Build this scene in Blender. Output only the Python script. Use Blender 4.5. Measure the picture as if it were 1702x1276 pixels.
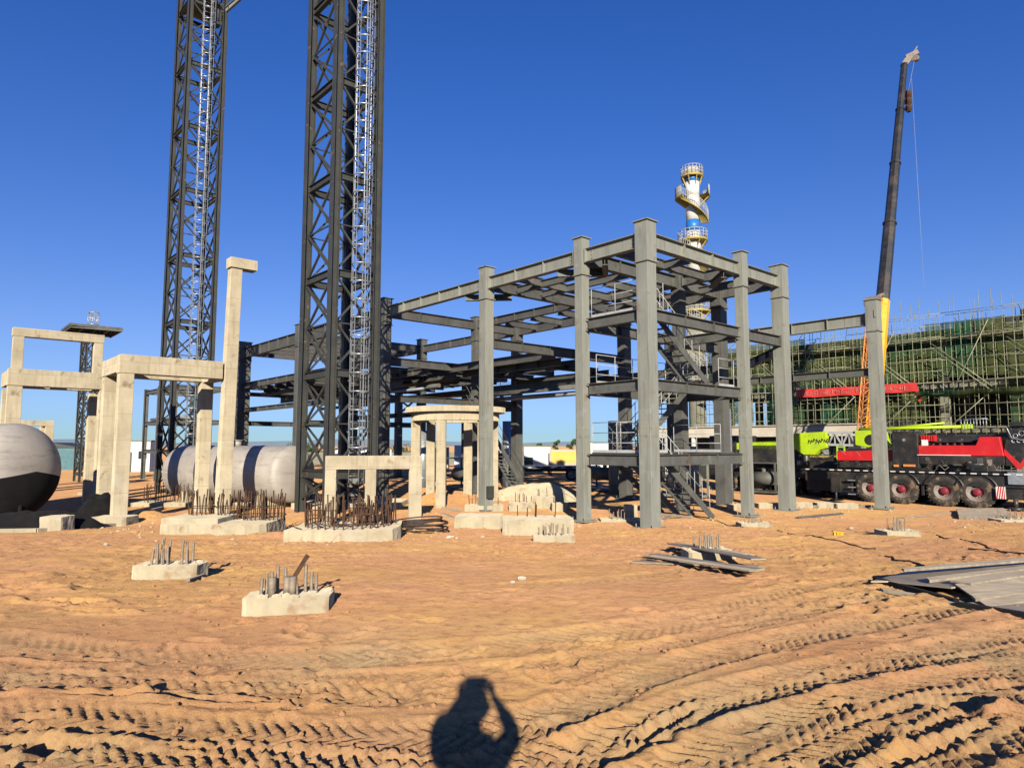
import bpy, bmesh, math, random
import numpy as np
from mathutils import Vector, Matrix
random.seed(7)
rng = np.random.RandomState(11)
PI = math.pi
R_ = math.radians
scene = bpy.context.scene
for o in list(bpy.data.objects): bpy.data.objects.remove(o)
COL = scene.collection

# ------------------------------------------------------------------ camera
F = 1130.0; CX = 851.0; CY = 638.0; PITCH = math.atan((740-638)/F); EYE = 1.65
cam_d = bpy.data.cameras.new('camera'); cam = bpy.data.objects.new('camera', cam_d); COL.objects.link(cam)
cam_d.sensor_width = 36.0; cam_d.lens = 36.0*F/1702.0; cam_d.clip_start = 0.02; cam_d.clip_end = 6000
cam.location = (0, 0, EYE); cam.rotation_euler = (PI/2 + PITCH, 0, 0)
scene.camera = cam

# ------------------------------------------------------------------ sky and sun
SUN_EL = 18.4; SUN_AZ_OFF = 2.9      # the sun stands behind the photographer, a touch to the right
world = bpy.data.worlds.new('World'); scene.world = world; world.use_nodes = True
nt = world.node_tree; nt.nodes.clear()
wo = nt.nodes.new('ShaderNodeOutputWorld'); bg = nt.nodes.new('ShaderNodeBackground')
sky = nt.nodes.new('ShaderNodeTexSky'); sky.sky_type = 'NISHITA'; sky.sun_disc = False
sky.sun_elevation = R_(SUN_EL); sky.sun_rotation = R_(180 - SUN_AZ_OFF)
sky.altitude = 900; sky.air_density = 1.0; sky.dust_density = 0.1; sky.ozone_density = 2.2
hs = nt.nodes.new('ShaderNodeHueSaturation'); hs.inputs['Saturation'].default_value = 1.35; hs.inputs['Hue'].default_value = .522; hs.inputs['Value'].default_value = 1.0
nt.links.new(sky.outputs[0], hs.inputs['Color']); 
vk = nt.nodes.new('ShaderNodeVectorMath'); vk.operation = 'MULTIPLY_ADD'; vk.inputs[1].default_value = (.327,.162,.065); vk.inputs[2].default_value = (1,1,1)
vd = nt.nodes.new('ShaderNodeVectorMath'); vd.operation = 'DIVIDE'
vm = nt.nodes.new('ShaderNodeVectorMath'); vm.operation = 'MULTIPLY'; vm.inputs[1].default_value = (.97,.93,1); nt.links.new(hs.outputs[0], vm.inputs[0])
nt.links.new(hs.outputs[0], vk.inputs[0]); nt.links.new(vm.outputs[0], vd.inputs[0]); nt.links.new(vk.outputs[0], vd.inputs[1]); nt.links.new(vd.outputs[0], bg.inputs['Color'])
bg.inputs['Strength'].default_value = 0.108
nt.links.new(bg.outputs[0], wo.inputs['Surface'])
sd = bpy.data.lights.new('sun', 'SUN'); so = bpy.data.objects.new('sun', sd); COL.objects.link(so)
sd.energy = 4.8; sd.angle = R_(0.5); sd.color = (1.0, 0.91, 0.74)
to_sun = Vector((math.sin(R_(SUN_AZ_OFF))*math.cos(R_(SUN_EL)), -math.cos(R_(SUN_AZ_OFF))*math.cos(R_(SUN_EL)), math.sin(R_(SUN_EL))))
so.rotation_euler = to_sun.to_track_quat('Z', 'Y').to_euler(); so.location = to_sun*60
scene.view_settings.view_transform = 'Standard'; scene.view_settings.look = 'None'
scene.view_settings.exposure = 0.75; scene.view_settings.gamma = 1.0

# ------------------------------------------------------------------ where things stand
def P(px, py, Y):                     # point at forward distance Y seen at photo pixel
    u = (px-CX)/F; w = (CY-py)/F
    c, s = math.cos(PITCH), math.sin(PITCH)
    k = Y/(c - w*s)
    return Vector((u*k, Y, EYE + k*(s + w*c)))
DEEP = -1.03
def ground_z(x, y):
    t = min(max((y-8.0)/15.0, 0.0), 1.0)
    return DEEP*t
def G(px, py):                        # point on the ground seen at photo pixel
    lo, hi = 2.0, 400.0
    for _ in range(50):
        m = (lo+hi)/2
        p = P(px, py, m)
        if p.z > ground_z(p.x, m): lo = m
        else: hi = m
    p = P(px, py, lo); p.z = ground_z(p.x, lo)
    return p
LD = Vector((-0.661, 0.750, 0)).normalized(); RD = Vector((0.750, 0.661, 0)).normalized()
ROT = math.atan2(-LD.y, -LD.x)        # local x runs towards near-right, local y runs away to the right

# ------------------------------------------------------------------ materials
def mat(name, c1, c2=None, scale=3.0, rough=0.8, metal=0.0, bump=0.0, bscale=None, detail=6, c3=None, s3=20.0, f3=0.5, stretch=None, thr=(0.35, 0.65), streak=None):
    m = bpy.data.materials.new(name); m.use_nodes = True
    n = m.node_tree; b = n.nodes['Principled BSDF']
    if rough > .8: b.inputs['Diffuse Roughness'].default_value = .8; b.inputs['Specular IOR Level'].default_value = .2
    b.inputs['Roughness'].default_value = rough; b.inputs['Metallic'].default_value = metal
    if c2 is None: c2 = tuple(min(1, v*0.82) for v in c1)
    tc = n.nodes.new('ShaderNodeTexCoord'); src = tc.outputs['Object']
    if stretch:
        mp = n.nodes.new('ShaderNodeMapping'); mp.inputs['Scale'].default_value = stretch
        n.links.new(src, mp.inputs[0]); src2 = mp.outputs[0]
    else: src2 = src
    t = n.nodes.new('ShaderNodeTexNoise'); t.inputs['Scale'].default_value = scale; t.inputs['Detail'].default_value = detail; t.inputs['Roughness'].default_value = .6
    n.links.new(src2, t.inputs['Vector'])
    r = n.nodes.new('ShaderNodeMapRange'); r.inputs[1].default_value = thr[0]; r.inputs[2].default_value = thr[1]
    n.links.new(t.outputs[0], r.inputs[0])
    mx = n.nodes.new('ShaderNodeMix'); mx.data_type = 'RGBA'
    mx.inputs[6].default_value = (*c1, 1); mx.inputs[7].default_value = (*c2, 1)
    n.links.new(r.outputs[0], mx.inputs[0]); out = mx.outputs[2]
    if c3 is not None:
        t2 = n.nodes.new('ShaderNodeTexNoise'); t2.inputs['Scale'].default_value = s3; t2.inputs['Detail'].default_value = 5
        n.links.new(src, t2.inputs['Vector'])
        r2 = n.nodes.new('ShaderNodeMapRange'); r2.inputs[1].default_value = f3; r2.inputs[2].default_value = f3+0.08
        n.links.new(t2.outputs[0], r2.inputs[0])
        m2 = n.nodes.new('ShaderNodeMix'); m2.data_type = 'RGBA'; m2.inputs[7].default_value = (*c3, 1)
        n.links.new(out, m2.inputs[6]); n.links.new(r2.outputs[0], m2.inputs[0]); out = m2.outputs[2]
    if streak is not None:
        for k, (sc_, st_, lo, hi, cc, fac) in enumerate(streak):
            mp3 = n.nodes.new('ShaderNodeMapping'); mp3.inputs['Scale'].default_value = st_; mp3.inputs['Location'].default_value = (k*3.1, k*1.7, k*2.3)
            t3 = n.nodes.new('ShaderNodeTexNoise'); t3.inputs['Scale'].default_value = sc_; t3.inputs['Detail'].default_value = 7; t3.inputs['Roughness'].default_value = .65
            n.links.new(src, mp3.inputs[0]); n.links.new(mp3.outputs[0], t3.inputs['Vector'])
            r3 = n.nodes.new('ShaderNodeMapRange'); r3.inputs[1].default_value = lo; r3.inputs[2].default_value = hi; r3.inputs[4].default_value = fac
            n.links.new(t3.outputs[0], r3.inputs[0])
            m3 = n.nodes.new('ShaderNodeMix'); m3.data_type = 'RGBA'; m3.inputs[7].default_value = (*cc, 1)
            n.links.new(out, m3.inputs[6]); n.links.new(r3.outputs[0], m3.inputs[0]); out = m3.outputs[2]
    n.links.new(out, b.inputs['Base Color'])
    if bump:
        tb = n.nodes.new('ShaderNodeTexNoise'); tb.inputs['Scale'].default_value = bscale or scale*6; tb.inputs['Detail'].default_value = 6
        n.links.new(src, tb.inputs['Vector'])
        bp = n.nodes.new('ShaderNodeBump'); bp.inputs['Strength'].default_value = bump; bp.inputs['Distance'].default_value = 0.02
        n.links.new(tb.outputs[0], bp.inputs['Height']); n.links.new(bp.outputs[0], b.inputs['Normal'])
    return m
M = {}
M['concrete'] = mat('concrete', (0.497,0.429,0.305), (0.391,0.336,0.237), 1.6, .9, bump=.35, bscale=14, c3=(.27,.21,.14), s3=2.3, f3=.63, streak=[(2.2,(3,3,.3),.50,.66,(.30,.25,.175),.55),(1.1,(1,1,2.4),.56,.62,(.46,.41,.33),.5),(22,(1,1,1),.66,.72,(.16,.13,.10),.8)])
M['concrete_grey'] = mat('concrete_grey', (0.483,0.416,0.284), (0.371,0.320,0.223), 2.2, .9, bump=.5, bscale=16, c3=(.32,.21,.12), s3=3, f3=.6, streak=[(2.2,(3,3,.3),.50,.66,(.30,.25,.175),.55),(1.1,(1,1,2.4),.56,.62,(.46,.41,.33),.5),(22,(1,1,1),.66,.72,(.16,.13,.10),.8)])
M['concrete_far'] = mat('concrete_far', (0.259,0.252,0.194), (0.194,0.187,0.144), 1.0, .9)
M['cream'] = mat('cream_paint', (0.522,0.475,0.396), (0.436,0.388,0.317), 1.2, .85)
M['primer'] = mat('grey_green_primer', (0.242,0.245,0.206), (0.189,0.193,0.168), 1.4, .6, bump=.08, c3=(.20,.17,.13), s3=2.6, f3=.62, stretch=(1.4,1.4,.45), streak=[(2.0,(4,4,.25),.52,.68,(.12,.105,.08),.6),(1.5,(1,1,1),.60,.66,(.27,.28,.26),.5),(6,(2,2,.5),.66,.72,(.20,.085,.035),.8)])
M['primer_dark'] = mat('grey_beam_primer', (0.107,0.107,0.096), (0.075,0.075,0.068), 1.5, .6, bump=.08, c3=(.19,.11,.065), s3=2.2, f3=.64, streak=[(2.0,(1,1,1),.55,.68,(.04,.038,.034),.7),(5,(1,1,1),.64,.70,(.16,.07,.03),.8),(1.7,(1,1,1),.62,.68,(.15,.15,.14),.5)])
M['primer_left'] = mat('dark_grey_primer', (.085,.083,.076), (.055,.054,.05), 1.5, .6, c3=(.10,.055,.035), s3=2.2, f3=.64)  # darker grey than the beam primer, for the left wing, plates and fittings
M['banner_text'] = mat('faded_banner_text', (.55,.20,.15), (.5,.15,.12), 3, .8)
M['tower'] = mat('dark_grey_steel', (0.049,0.050,0.044), (0.032,0.033,0.030), 1.5, .55, c3=(.12,.085,.06), s3=3, f3=.64)
M['galv'] = mat('galvanised_steel', (0.427,0.454,0.481), (0.317,0.337,0.365), 6, .38, .55)
M['white_rail'] = mat('white_rail_paint', (0.389,0.394,0.389), (0.297,0.302,0.297), 6, .5)
M['rebar'] = mat('rusty_rebar', (0.096,0.054,0.034), (0.051,0.028,0.020), 12, .85)
M['bolt'] = mat('weathered_bolt', (.30,.25,.19), (.20,.15,.11), 20, .7, .2)
M['tank'] = mat('brushed_tank_steel', (0.424,0.383,0.335), (0.330,0.294,0.259), .8, .62, .15, bump=.03, c3=(.34,.28,.24), s3=1.6, f3=.66, streak=[(1.6,(.6,.6,3),.52,.66,(.17,.15,.13),.5),(3,(1,1,1),.6,.68,(.42,.40,.37),.5)])
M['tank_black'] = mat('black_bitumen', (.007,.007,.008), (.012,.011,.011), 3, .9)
M['black'] = mat('black_vehicle_paint', (.014,.014,.016), (.028,.027,.026), 3, .42, c3=(.09,.07,.05), s3=5, f3=.64, streak=[(1.2,(1,1,1),.5,.7,(.10,.075,.055),.5)])
M['rubber'] = mat('tyre_rubber', (0.032,0.032,0.032), (0.068,0.056,0.043), 4, .9, c3=(.19,.13,.085), s3=3.5, f3=.52)
M['red'] = mat('red_vehicle_paint', (0.558,0.016,0.020), (0.432,0.014,0.018), 2, .4, c3=(.30,.05,.035), s3=4, f3=.64, streak=[(1.6,(1,1,1),.52,.7,(.30,.12,.07),.45)])
M['rim_red'] = mat('red_hub', (0.240,0.014,0.029), (0.154,0.014,0.024), 8, .6)
M['rim'] = mat('dusty_rim', (0.240,0.192,0.162), (0.150,0.120,0.102), 6, .7)
M['lime'] = mat('lime_green_paint', (.42,.60,.012), (.34,.48,.015), 2, .4, c3=(.22,.30,.03), s3=5, f3=.64, streak=[(1.6,(1,1,1),.52,.7,(.25,.27,.08),.5)])
M['yellow'] = mat('yellow_paint', (0.680,0.365,0.017), (0.578,0.289,0.017), 2, .45, c3=(.35,.2,.05), s3=5, f3=.64)
M['orange'] = mat('orange_paint', (.66,.24,.05), (.5,.2,.06), 3, .5)
M['white'] = mat('white_paint', (0.686,0.678,0.651), (0.581,0.572,0.546), 2, .6)
M['yellowwall'] = mat('yellow_hoarding', (0.624,0.416,0.080), (0.560,0.360,0.072), 1, .7)
M['blue'] = mat('blue_paint', (.02,.17,.50), (.02,.13,.40), 2, .4)
M['stairyellow'] = mat('yellow_rail', (0.372,0.288,0.058), (0.300,0.219,0.043), 3, .6)
M['pole'] = mat('scaffold_tube', (.31,.31,.19), (.19,.19,.12), 3, .6, .2)
M['wood'] = mat('grey_timber', (0.306,0.255,0.194), (0.184,0.153,0.118), 3, .85, bump=.2, stretch=(1,8,1), c3=(.32,.27,.2), s3=4, f3=.58)
M['ply'] = mat('weathered_plywood', (0.396,0.315,0.225), (0.270,0.221,0.162), 2, .8, bump=.1, c3=(.42,.33,.22), s3=1.8, f3=.56)
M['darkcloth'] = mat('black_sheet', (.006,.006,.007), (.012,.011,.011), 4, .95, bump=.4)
M['cable'] = mat('brown_cable', (.055,.035,.025), (.03,.02,.015), 8, .7)
M['stone'] = mat('pale_stone', (0.490,0.446,0.360), (0.360,0.324,0.259), 8, .9, bump=.5)
M['sandclod'] = mat('sand_clod', (.36,.195,.10), (.28,.15,.075), 5, .95, bump=.5)
M['leaf'] = mat('leaves', (.07,.115,.035), (.045,.075,.025), 6, .8)
M['bark'] = mat('bark', (.10,.08,.06), (.07,.055,.04), 8, .9)
M['glass'] = mat('dark_window_glass', (.02,.03,.035), (.03,.04,.045), 3, .12)
M['shedblue'] = mat('teal_sheet', (.07,.17,.19), (.05,.12,.14), 2, .6)
M['hill'] = mat('hazed_hill', (.13,.17,.22), (.11,.15,.19), .01, 1)  # blue-grey stands for distance haze, put into the hill colour
M['banner'] = mat('red_cloth_banner', (.62,.035,.03), (.48,.03,.03), 2, .8)
M['skin'] = mat('skin', (.55,.36,.26), (.5,.32,.23), 6, .6)
M['hair'] = mat('black_hair', (.015,.012,.01), (.025,.02,.018), 30, .6)
M['jacket'] = mat('dark_jacket', (.03,.035,.05), (.022,.025,.035), 8, .85)
M['trousers'] = mat('dark_trousers', (.04,.04,.045), (.03,.03,.034), 8, .9)
M['shoe'] = mat('brown_boot', (.08,.05,.03), (.05,.035,.02), 9, .7)

def formwork(m, sx, sz):
    n = m.node_tree; b = n.nodes['Principled BSDF']; tc = n.nodes.new('ShaderNodeTexCoord'); sp = n.nodes.new('ShaderNodeSeparateXYZ'); ad = n.nodes.new('ShaderNodeMath'); cb = n.nodes.new('ShaderNodeCombineXYZ')
    n.links.new(tc.outputs['Object'], sp.inputs[0]); n.links.new(sp.outputs[0], ad.inputs[0]); n.links.new(sp.outputs[1], ad.inputs[1]); n.links.new(ad.outputs[0], cb.inputs[0]); n.links.new(sp.outputs[2], cb.inputs[1])
    br = n.nodes.new('ShaderNodeTexBrick'); br.inputs['Scale'].default_value = 1; br.inputs['Brick Width'].default_value = sx; br.inputs['Row Height'].default_value = sz
    br.inputs['Mortar Size'].default_value = .007; br.inputs['Mortar Smooth'].default_value = .3; br.inputs['Color1'].default_value = (1,1,1,1); br.inputs['Color2'].default_value = (.88,.87,.85,1); br.inputs['Mortar'].default_value = (.62,.58,.5,1)
    n.links.new(cb.outputs[0], br.inputs[0])
    old = b.inputs['Base Color'].links[0].from_socket; mu = n.nodes.new('ShaderNodeMix'); mu.data_type = 'RGBA'; mu.blend_type = 'MULTIPLY'; mu.inputs[0].default_value = .9
    n.links.new(old, mu.inputs[6]); n.links.new(br.outputs[0], mu.inputs[7]); n.links.new(mu.outputs[2], b.inputs['Base Color'])
formwork(M['concrete'], 1.83, .92)
# green safety net: a real woven mesh, half open
def net_mat():
    m = bpy.data.materials.new('green_safety_net'); m.use_nodes = True
    n = m.node_tree; n.nodes.clear()
    out = n.nodes.new('ShaderNodeOutputMaterial'); mix = n.nodes.new('ShaderNodeMixShader')
    tr = n.nodes.new('ShaderNodeBsdfTransparent'); di = n.nodes.new('ShaderNodeBsdfDiffuse')
    tc = n.nodes.new('ShaderNodeTexCoord'); no = n.nodes.new('ShaderNodeTexNoise'); no.inputs['Scale'].default_value = .45; no.inputs['Detail'].default_value = 8; no.inputs['Roughness'].default_value = .7
    mp = n.nodes.new('ShaderNodeMapping'); mp.inputs['Scale'].default_value = (2.6, 1, .8)
    n.links.new(tc.outputs['Object'], mp.inputs[0]); n.links.new(mp.outputs[0], no.inputs['Vector'])
    r = n.nodes.new('ShaderNodeMapRange'); r.inputs[1].default_value = .38; r.inputs[2].default_value = .62; r.inputs[3].default_value = .62; r.inputs[4].default_value = .92
    n.links.new(no.outputs[0], r.inputs[0]); n.links.new(r.outputs[0], mix.inputs[0])
    n2 = n.nodes.new('ShaderNodeTexNoise'); n2.inputs['Scale'].default_value = .22; n.links.new(tc.outputs['Object'], n2.inputs['Vector'])
    r2 = n.nodes.new('ShaderNodeMapRange'); r2.inputs[1].default_value = .45; r2.inputs[2].default_value = .6
    n.links.new(n2.outputs[0], r2.inputs[0])
    mx = n.nodes.new('ShaderNodeMix'); mx.data_type = 'RGBA'; mx.inputs[6].default_value = (.072,.088,.032,1); mx.inputs[7].default_value = (.022,.085,.045,1)
    n.links.new(r2.outputs[0], mx.inputs[0]); n.links.new(mx.outputs[2], di.inputs[0])
    n.links.new(tr.outputs[0], mix.inputs[1]); n.links.new(di.outputs[0], mix.inputs[2]); n.links.new(mix.outputs[0], out.inputs[0])
    return m
M['net'] = net_mat()

def sand_mat():
    m = bpy.data.materials.new('sand'); m.use_nodes = True
    n = m.node_tree; b = n.nodes['Principled BSDF']; b.inputs['Roughness'].default_value = .95
    b.inputs['Specular IOR Level'].default_value = .1; b.inputs['Diffuse Roughness'].default_value = 1.0
    tc = n.nodes.new('ShaderNodeTexCoord')
    def noise(s, d=6, st=None, rough=.6):
        t = n.nodes.new('ShaderNodeTexNoise'); t.inputs['Scale'].default_value = s; t.inputs['Detail'].default_value = d; t.inputs['Roughness'].default_value = rough
        if st:
            mp = n.nodes.new('ShaderNodeMapping'); mp.inputs['Scale'].default_value = st; n.links.new(tc.outputs['Object'], mp.inputs[0]); n.links.new(mp.outputs[0], t.inputs['Vector'])
        else: n.links.new(tc.outputs['Object'], t.inputs['Vector'])
        return t.outputs[0]
    def rng_(o, a, c, lo=0, hi=1):
        r = n.nodes.new('ShaderNodeMapRange'); r.inputs[1].default_value = a; r.inputs[2].default_value = c; r.inputs[3].default_value = lo; r.inputs[4].default_value = hi
        n.links.new(o, r.inputs[0]); return r.outputs[0]
    def mix(f, a, c):
        x = n.nodes.new('ShaderNodeMix'); x.data_type = 'RGBA'
        n.links.new(f, x.inputs[0])
        for i, v in ((6, a), (7, c)):
            if isinstance(v, tuple): x.inputs[i].default_value = (*v, 1)
            else: n.links.new(v, x.inputs[i])
        return x.outputs[2]
    c = mix(rng_(noise(.28, 6), .44, .54), (.425,.228,.112), (.47,.285,.10))
    c = mix(rng_(noise(.55, 9, None, .7), .42, .62, 0, .85), c, (.35,.172,.083))
    c = mix(rng_(noise(1.9, 9, (1,2.2,1), .7), .46, .66, 0, .8), c, (.34,.18,.092))
    atn = n.nodes.new('ShaderNodeAttribute'); atn.attribute_name = 'packed'    # damp, rolled earth is greyer than the loose sand
    c = mix(atn.outputs['Fac'], c, (.335,.235,.125))
    c = mix(rng_(noise(6, 9, (1,1.8,1), .75), .50, .66, 0, .85), c, (.19,.10,.052))
    c = mix(rng_(noise(34, 6, None, .7), .54, .66, 0, .7), c, (.46,.28,.16))
    n.links.new(c, b.inputs['Base Color'])
    b1 = n.nodes.new('ShaderNodeBump'); b1.inputs['Strength'].default_value = .8; b1.inputs['Distance'].default_value = .03
    n.links.new(noise(9, 10, None, .72), b1.inputs['Height'])
    b2 = n.nodes.new('ShaderNodeBump'); b2.inputs['Strength'].default_value = .8; b2.inputs['Distance'].default_value = .012
    n.links.new(noise(75, 6, None, .7), b2.inputs['Height']); n.links.new(b1.outputs[0], b2.inputs['Normal'])
    n.links.new(b2.outputs[0], b.inputs['Normal'])
    return m
M['sand'] = sand_mat()

# ------------------------------------------------------------------ mesh helpers
class MB:
    def __init__(s): s.v = []; s.f = []; s.sm = []
    def add(s, vs, fs, smooth=False):
        k = len(s.v); s.v += [tuple(v) for v in vs]; s.f += [tuple(i+k for i in f) for f in fs]; s.sm += [smooth]*len(fs); return s
    def box(s, c, d, rz=0, rx=0, ry=0, M4=None):
        m = Matrix.Translation(c) @ Matrix.Rotation(rz, 4, 'Z') @ Matrix.Rotation(ry, 4, 'Y') @ Matrix.Rotation(rx, 4, 'X')
        x, y, z = d[0]/2, d[1]/2, d[2]/2
        vs = [m @ Vector((a*x, b*y, e*z)) for e in (-1, 1) for b in (-1, 1) for a in (-1, 1)]
        return s.add(vs, [(0,2,3,1),(4,5,7,6),(0,1,5,4),(2,6,7,3),(0,4,6,2),(1,3,7,5)])
    def prism(s, poly, z0, z1):                     # poly = [(x,y)] counter-clockwise
        n = len(poly)
        vs = [(x, y, z0) for x, y in poly] + [(x, y, z1) for x, y in poly]
        return s.add(vs, [tuple(reversed(range(n))), tuple(range(n, 2*n))] + [(i, (i+1) % n, n+(i+1) % n, n+i) for i in range(n)])
    def slab_y(s, poly, y0, y1):                    # outline in x,z, thickness along y
        n = len(poly)
        vs = [(x, y0, z) for x, z in poly] + [(x, y1, z) for x, z in poly]
        return s.add(vs, [tuple(range(n)), tuple(reversed(range(n, 2*n)))] + [((i+1) % n, i, n+i, n+(i+1) % n) for i in range(n)])
    def bar(s, p, q, w, h, up=(0,0,1), off=(0,0)):
        p, q = Vector(p), Vector(q); d = (q-p).normalized(); up = Vector(up)
        if abs(d.dot(up)) > .98: up = Vector((1,0,0)) if abs(d.x) < .9 else Vector((0,1,0))
        sx = d.cross(up).normalized(); uz = sx.cross(d).normalized()
        vs = []
        for e in (p, q):
            for b in (-1, 1):
                for a in (-1, 1): vs.append(e + sx*(a*w/2+off[0]) + uz*(b*h/2+off[1]))
        return s.add(vs, [(0,2,3,1),(4,5,7,6),(0,1,5,4),(2,6,7,3),(0,4,6,2),(1,3,7,5)])
    def ibeam(s, p, q, w, h, tf=.02, tw=.014, up=(0,0,1), stiff=0):
        s.bar(p, q, w, tf, up, (0, h/2-tf/2)); s.bar(p, q, w, tf, up, (0, -h/2+tf/2)); s.bar(p, q, tw, h-2*tf-.002, up)
        if stiff:
            p, q = Vector(p), Vector(q); L = (q-p).length; n = max(1, int(L/stiff)); d = (q-p).normalized()
            for i in range(1, n):
                c = p + (q-p)*(i/n); s.bar(c-d*.006, c+d*.006, w-.02, h-2*tf-.004, up)
        return s
    def tube(s, p, q, r1, r2=None, n=8, cap=True, smooth=True):
        r2 = r1 if r2 is None else r2
        p, q = Vector(p), Vector(q); d = (q-p).normalized(); up = Vector((0,0,1)) if abs(d.z) < .95 else Vector((1,0,0))
        a = d.cross(up).normalized(); b = a.cross(d)
        vs = [e + (a*math.cos(2*PI*i/n) + b*math.sin(2*PI*i/n))*r for e, r in ((p, r1), (q, r2)) for i in range(n)]
        s.add(vs, [((i+1) % n, i, n+i, n+(i+1) % n) for i in range(n)], smooth)
        if cap:
            k = len(s.v)-2*n; s.f += [tuple(k+i for i in range(n)), tuple(k+n+i for i in reversed(range(n)))]; s.sm += [False, False]
        return s
    def path(s, pts, r, n=6):
        pts = [Vector(p) for p in pts]; k = len(s.v); N = len(pts); vs = []; a = None
        for i, p in enumerate(pts):
            d = (pts[min(i+1, N-1)] - pts[max(i-1, 0)]).normalized()
            if a is None:
                up = Vector((0,0,1)) if abs(d.z) < .95 else Vector((1,0,0)); a = d.cross(up).normalized()
            else:
                a = (a - d*a.dot(d)).normalized()
            b = a.cross(d)
            vs += [p + (a*math.cos(2*PI*j/n)+b*math.sin(2*PI*j/n))*r for j in range(n)]
        fs = [(i*n+(j+1) % n, i*n+j, (i+1)*n+j, (i+1)*n+(j+1) % n) for i in range(N-1) for j in range(n)]
        return s.add(vs, fs, True)
    def ring(s, c, R, r, n=20, k=6, a0=0, a1=2*PI, ax='z'):
        pts = []
        for i in range(n+1):
            a = a0 + (a1-a0)*i/n
            v = {'z': Vector((math.cos(a), math.sin(a), 0)), 'y': Vector((math.cos(a), 0, math.sin(a))), 'x': Vector((0, math.cos(a), math.sin(a)))}[ax]
            pts.append(Vector(c)+v*R)
        return s.path(pts, r, k)
    def lathe(s, prof, n=32, c=(0,0,0), ax='z', a0=0, a1=2*PI, smooth=True):
        full = abs(a1-a0-2*PI) < 1e-6; m = n if full else n+1; vs = []
        for r, h in prof:
            for i in range(m):
                a = a0+(a1-a0)*i/n; x, y = r*math.cos(a), r*math.sin(a)
                vs.append({'z': (c[0]+x, c[1]+y, c[2]+h), 'y': (c[0]+x, c[1]+h, c[2]+y), 'x': (c[0]+h, c[1]+x, c[2]+y)}[ax])
        fs = []
        for j in range(len(prof)-1):
            for i in range(n):
                i2 = (i+1) % m if full else i+1
                f = (j*m+i, j*m+i2, (j+1)*m+i2, (j+1)*m+i)
                fs.append(f if ax != 'y' else tuple(reversed(f)))
        return s.add(vs, fs, smooth)
    def build(s, name, m, parent=None, loc=(0,0,0), rz=0, bevel=0, recenter=False):
        me = bpy.data.meshes.new(name)
        me.from_pydata(s.v, [], s.f); me.polygons.foreach_set('use_smooth', s.sm); me.update()
        me.materials.append(M[m] if isinstance(m, str) else m)
        o = bpy.data.objects.new(name, me); COL.objects.link(o); o.location = loc; o.rotation_euler = (0, 0, rz)
        if parent is not None: o.parent = parent
        if bevel:
            b = o.modifiers.new('bevel', 'BEVEL'); b.width = bevel; b.segments = 2; b.limit_method = 'ANGLE'
        return o
from mathutils import noise as mnoise
def roughen(o, amp=.014, f=3.5, cuts=5, seed=0):
    b = bmesh.new(); b.from_mesh(o.data)
    for _ in range(2):
        L_ = sorted((e.calc_length() for e in b.edges), reverse=True); lim = max(.14, L_[0]/14)
        bmesh.ops.subdivide_edges(b, edges=[e for e in b.edges if e.calc_length() > lim], cuts=cuts, use_grid_fill=True)
    off = Vector((seed*3.1, seed*1.7, 0))
    for v in b.verts:
        n = mnoise.noise_vector(v.co*f+off)+mnoise.noise_vector(v.co*f*3.3+off)*.5; v.co += n*amp
    b.to_mesh(o.data); b.free(); return o
def tag(o, label=None, cat=None, group=None, kind=None):
    if label: o['label'] = label
    if cat: o['category'] = cat
    if group: o['group'] = group
    if kind: o['kind'] = kind
    return o
def thing(name, label, cat, loc=(0,0,0), rz=0, group=None):
    o = bpy.data.objects.new(name, None); COL.objects.link(o); o.location = loc; o.rotation_euler = (0, 0, rz); o.empty_display_size = .3
    return tag(o, label, cat, group)
def copy_obj(o, parent, loc=None, rot=None):
    c = o.copy(); COL.objects.link(c); c.parent = parent
    if loc is not None: c.location = loc
    if rot is not None: c.rotation_euler = rot
    return c
# one continuous body grown from a skeleton
def skin_obj(name, pts, edges, radii, m, parent=None, sub=2, root=0, smooth=True):
    me = bpy.data.meshes.new(name); me.from_pydata([tuple(p) for p in pts], edges, []); me.update(); me.materials.append(M[m])
    o = bpy.data.objects.new(name, me); COL.objects.link(o)
    if parent is not None: o.parent = parent
    sk = o.modifiers.new('skin', 'SKIN'); sk.use_smooth_shade = smooth
    for i, r in enumerate(radii):
        sv = me.skin_vertices[0].data[i]; sv.radius = r if isinstance(r, tuple) else (r, r); sv.use_root = (i == root)
    if sub:
        ss = o.modifiers.new('sub', 'SUBSURF'); ss.levels = sub; ss.render_levels = sub
    return o

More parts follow.
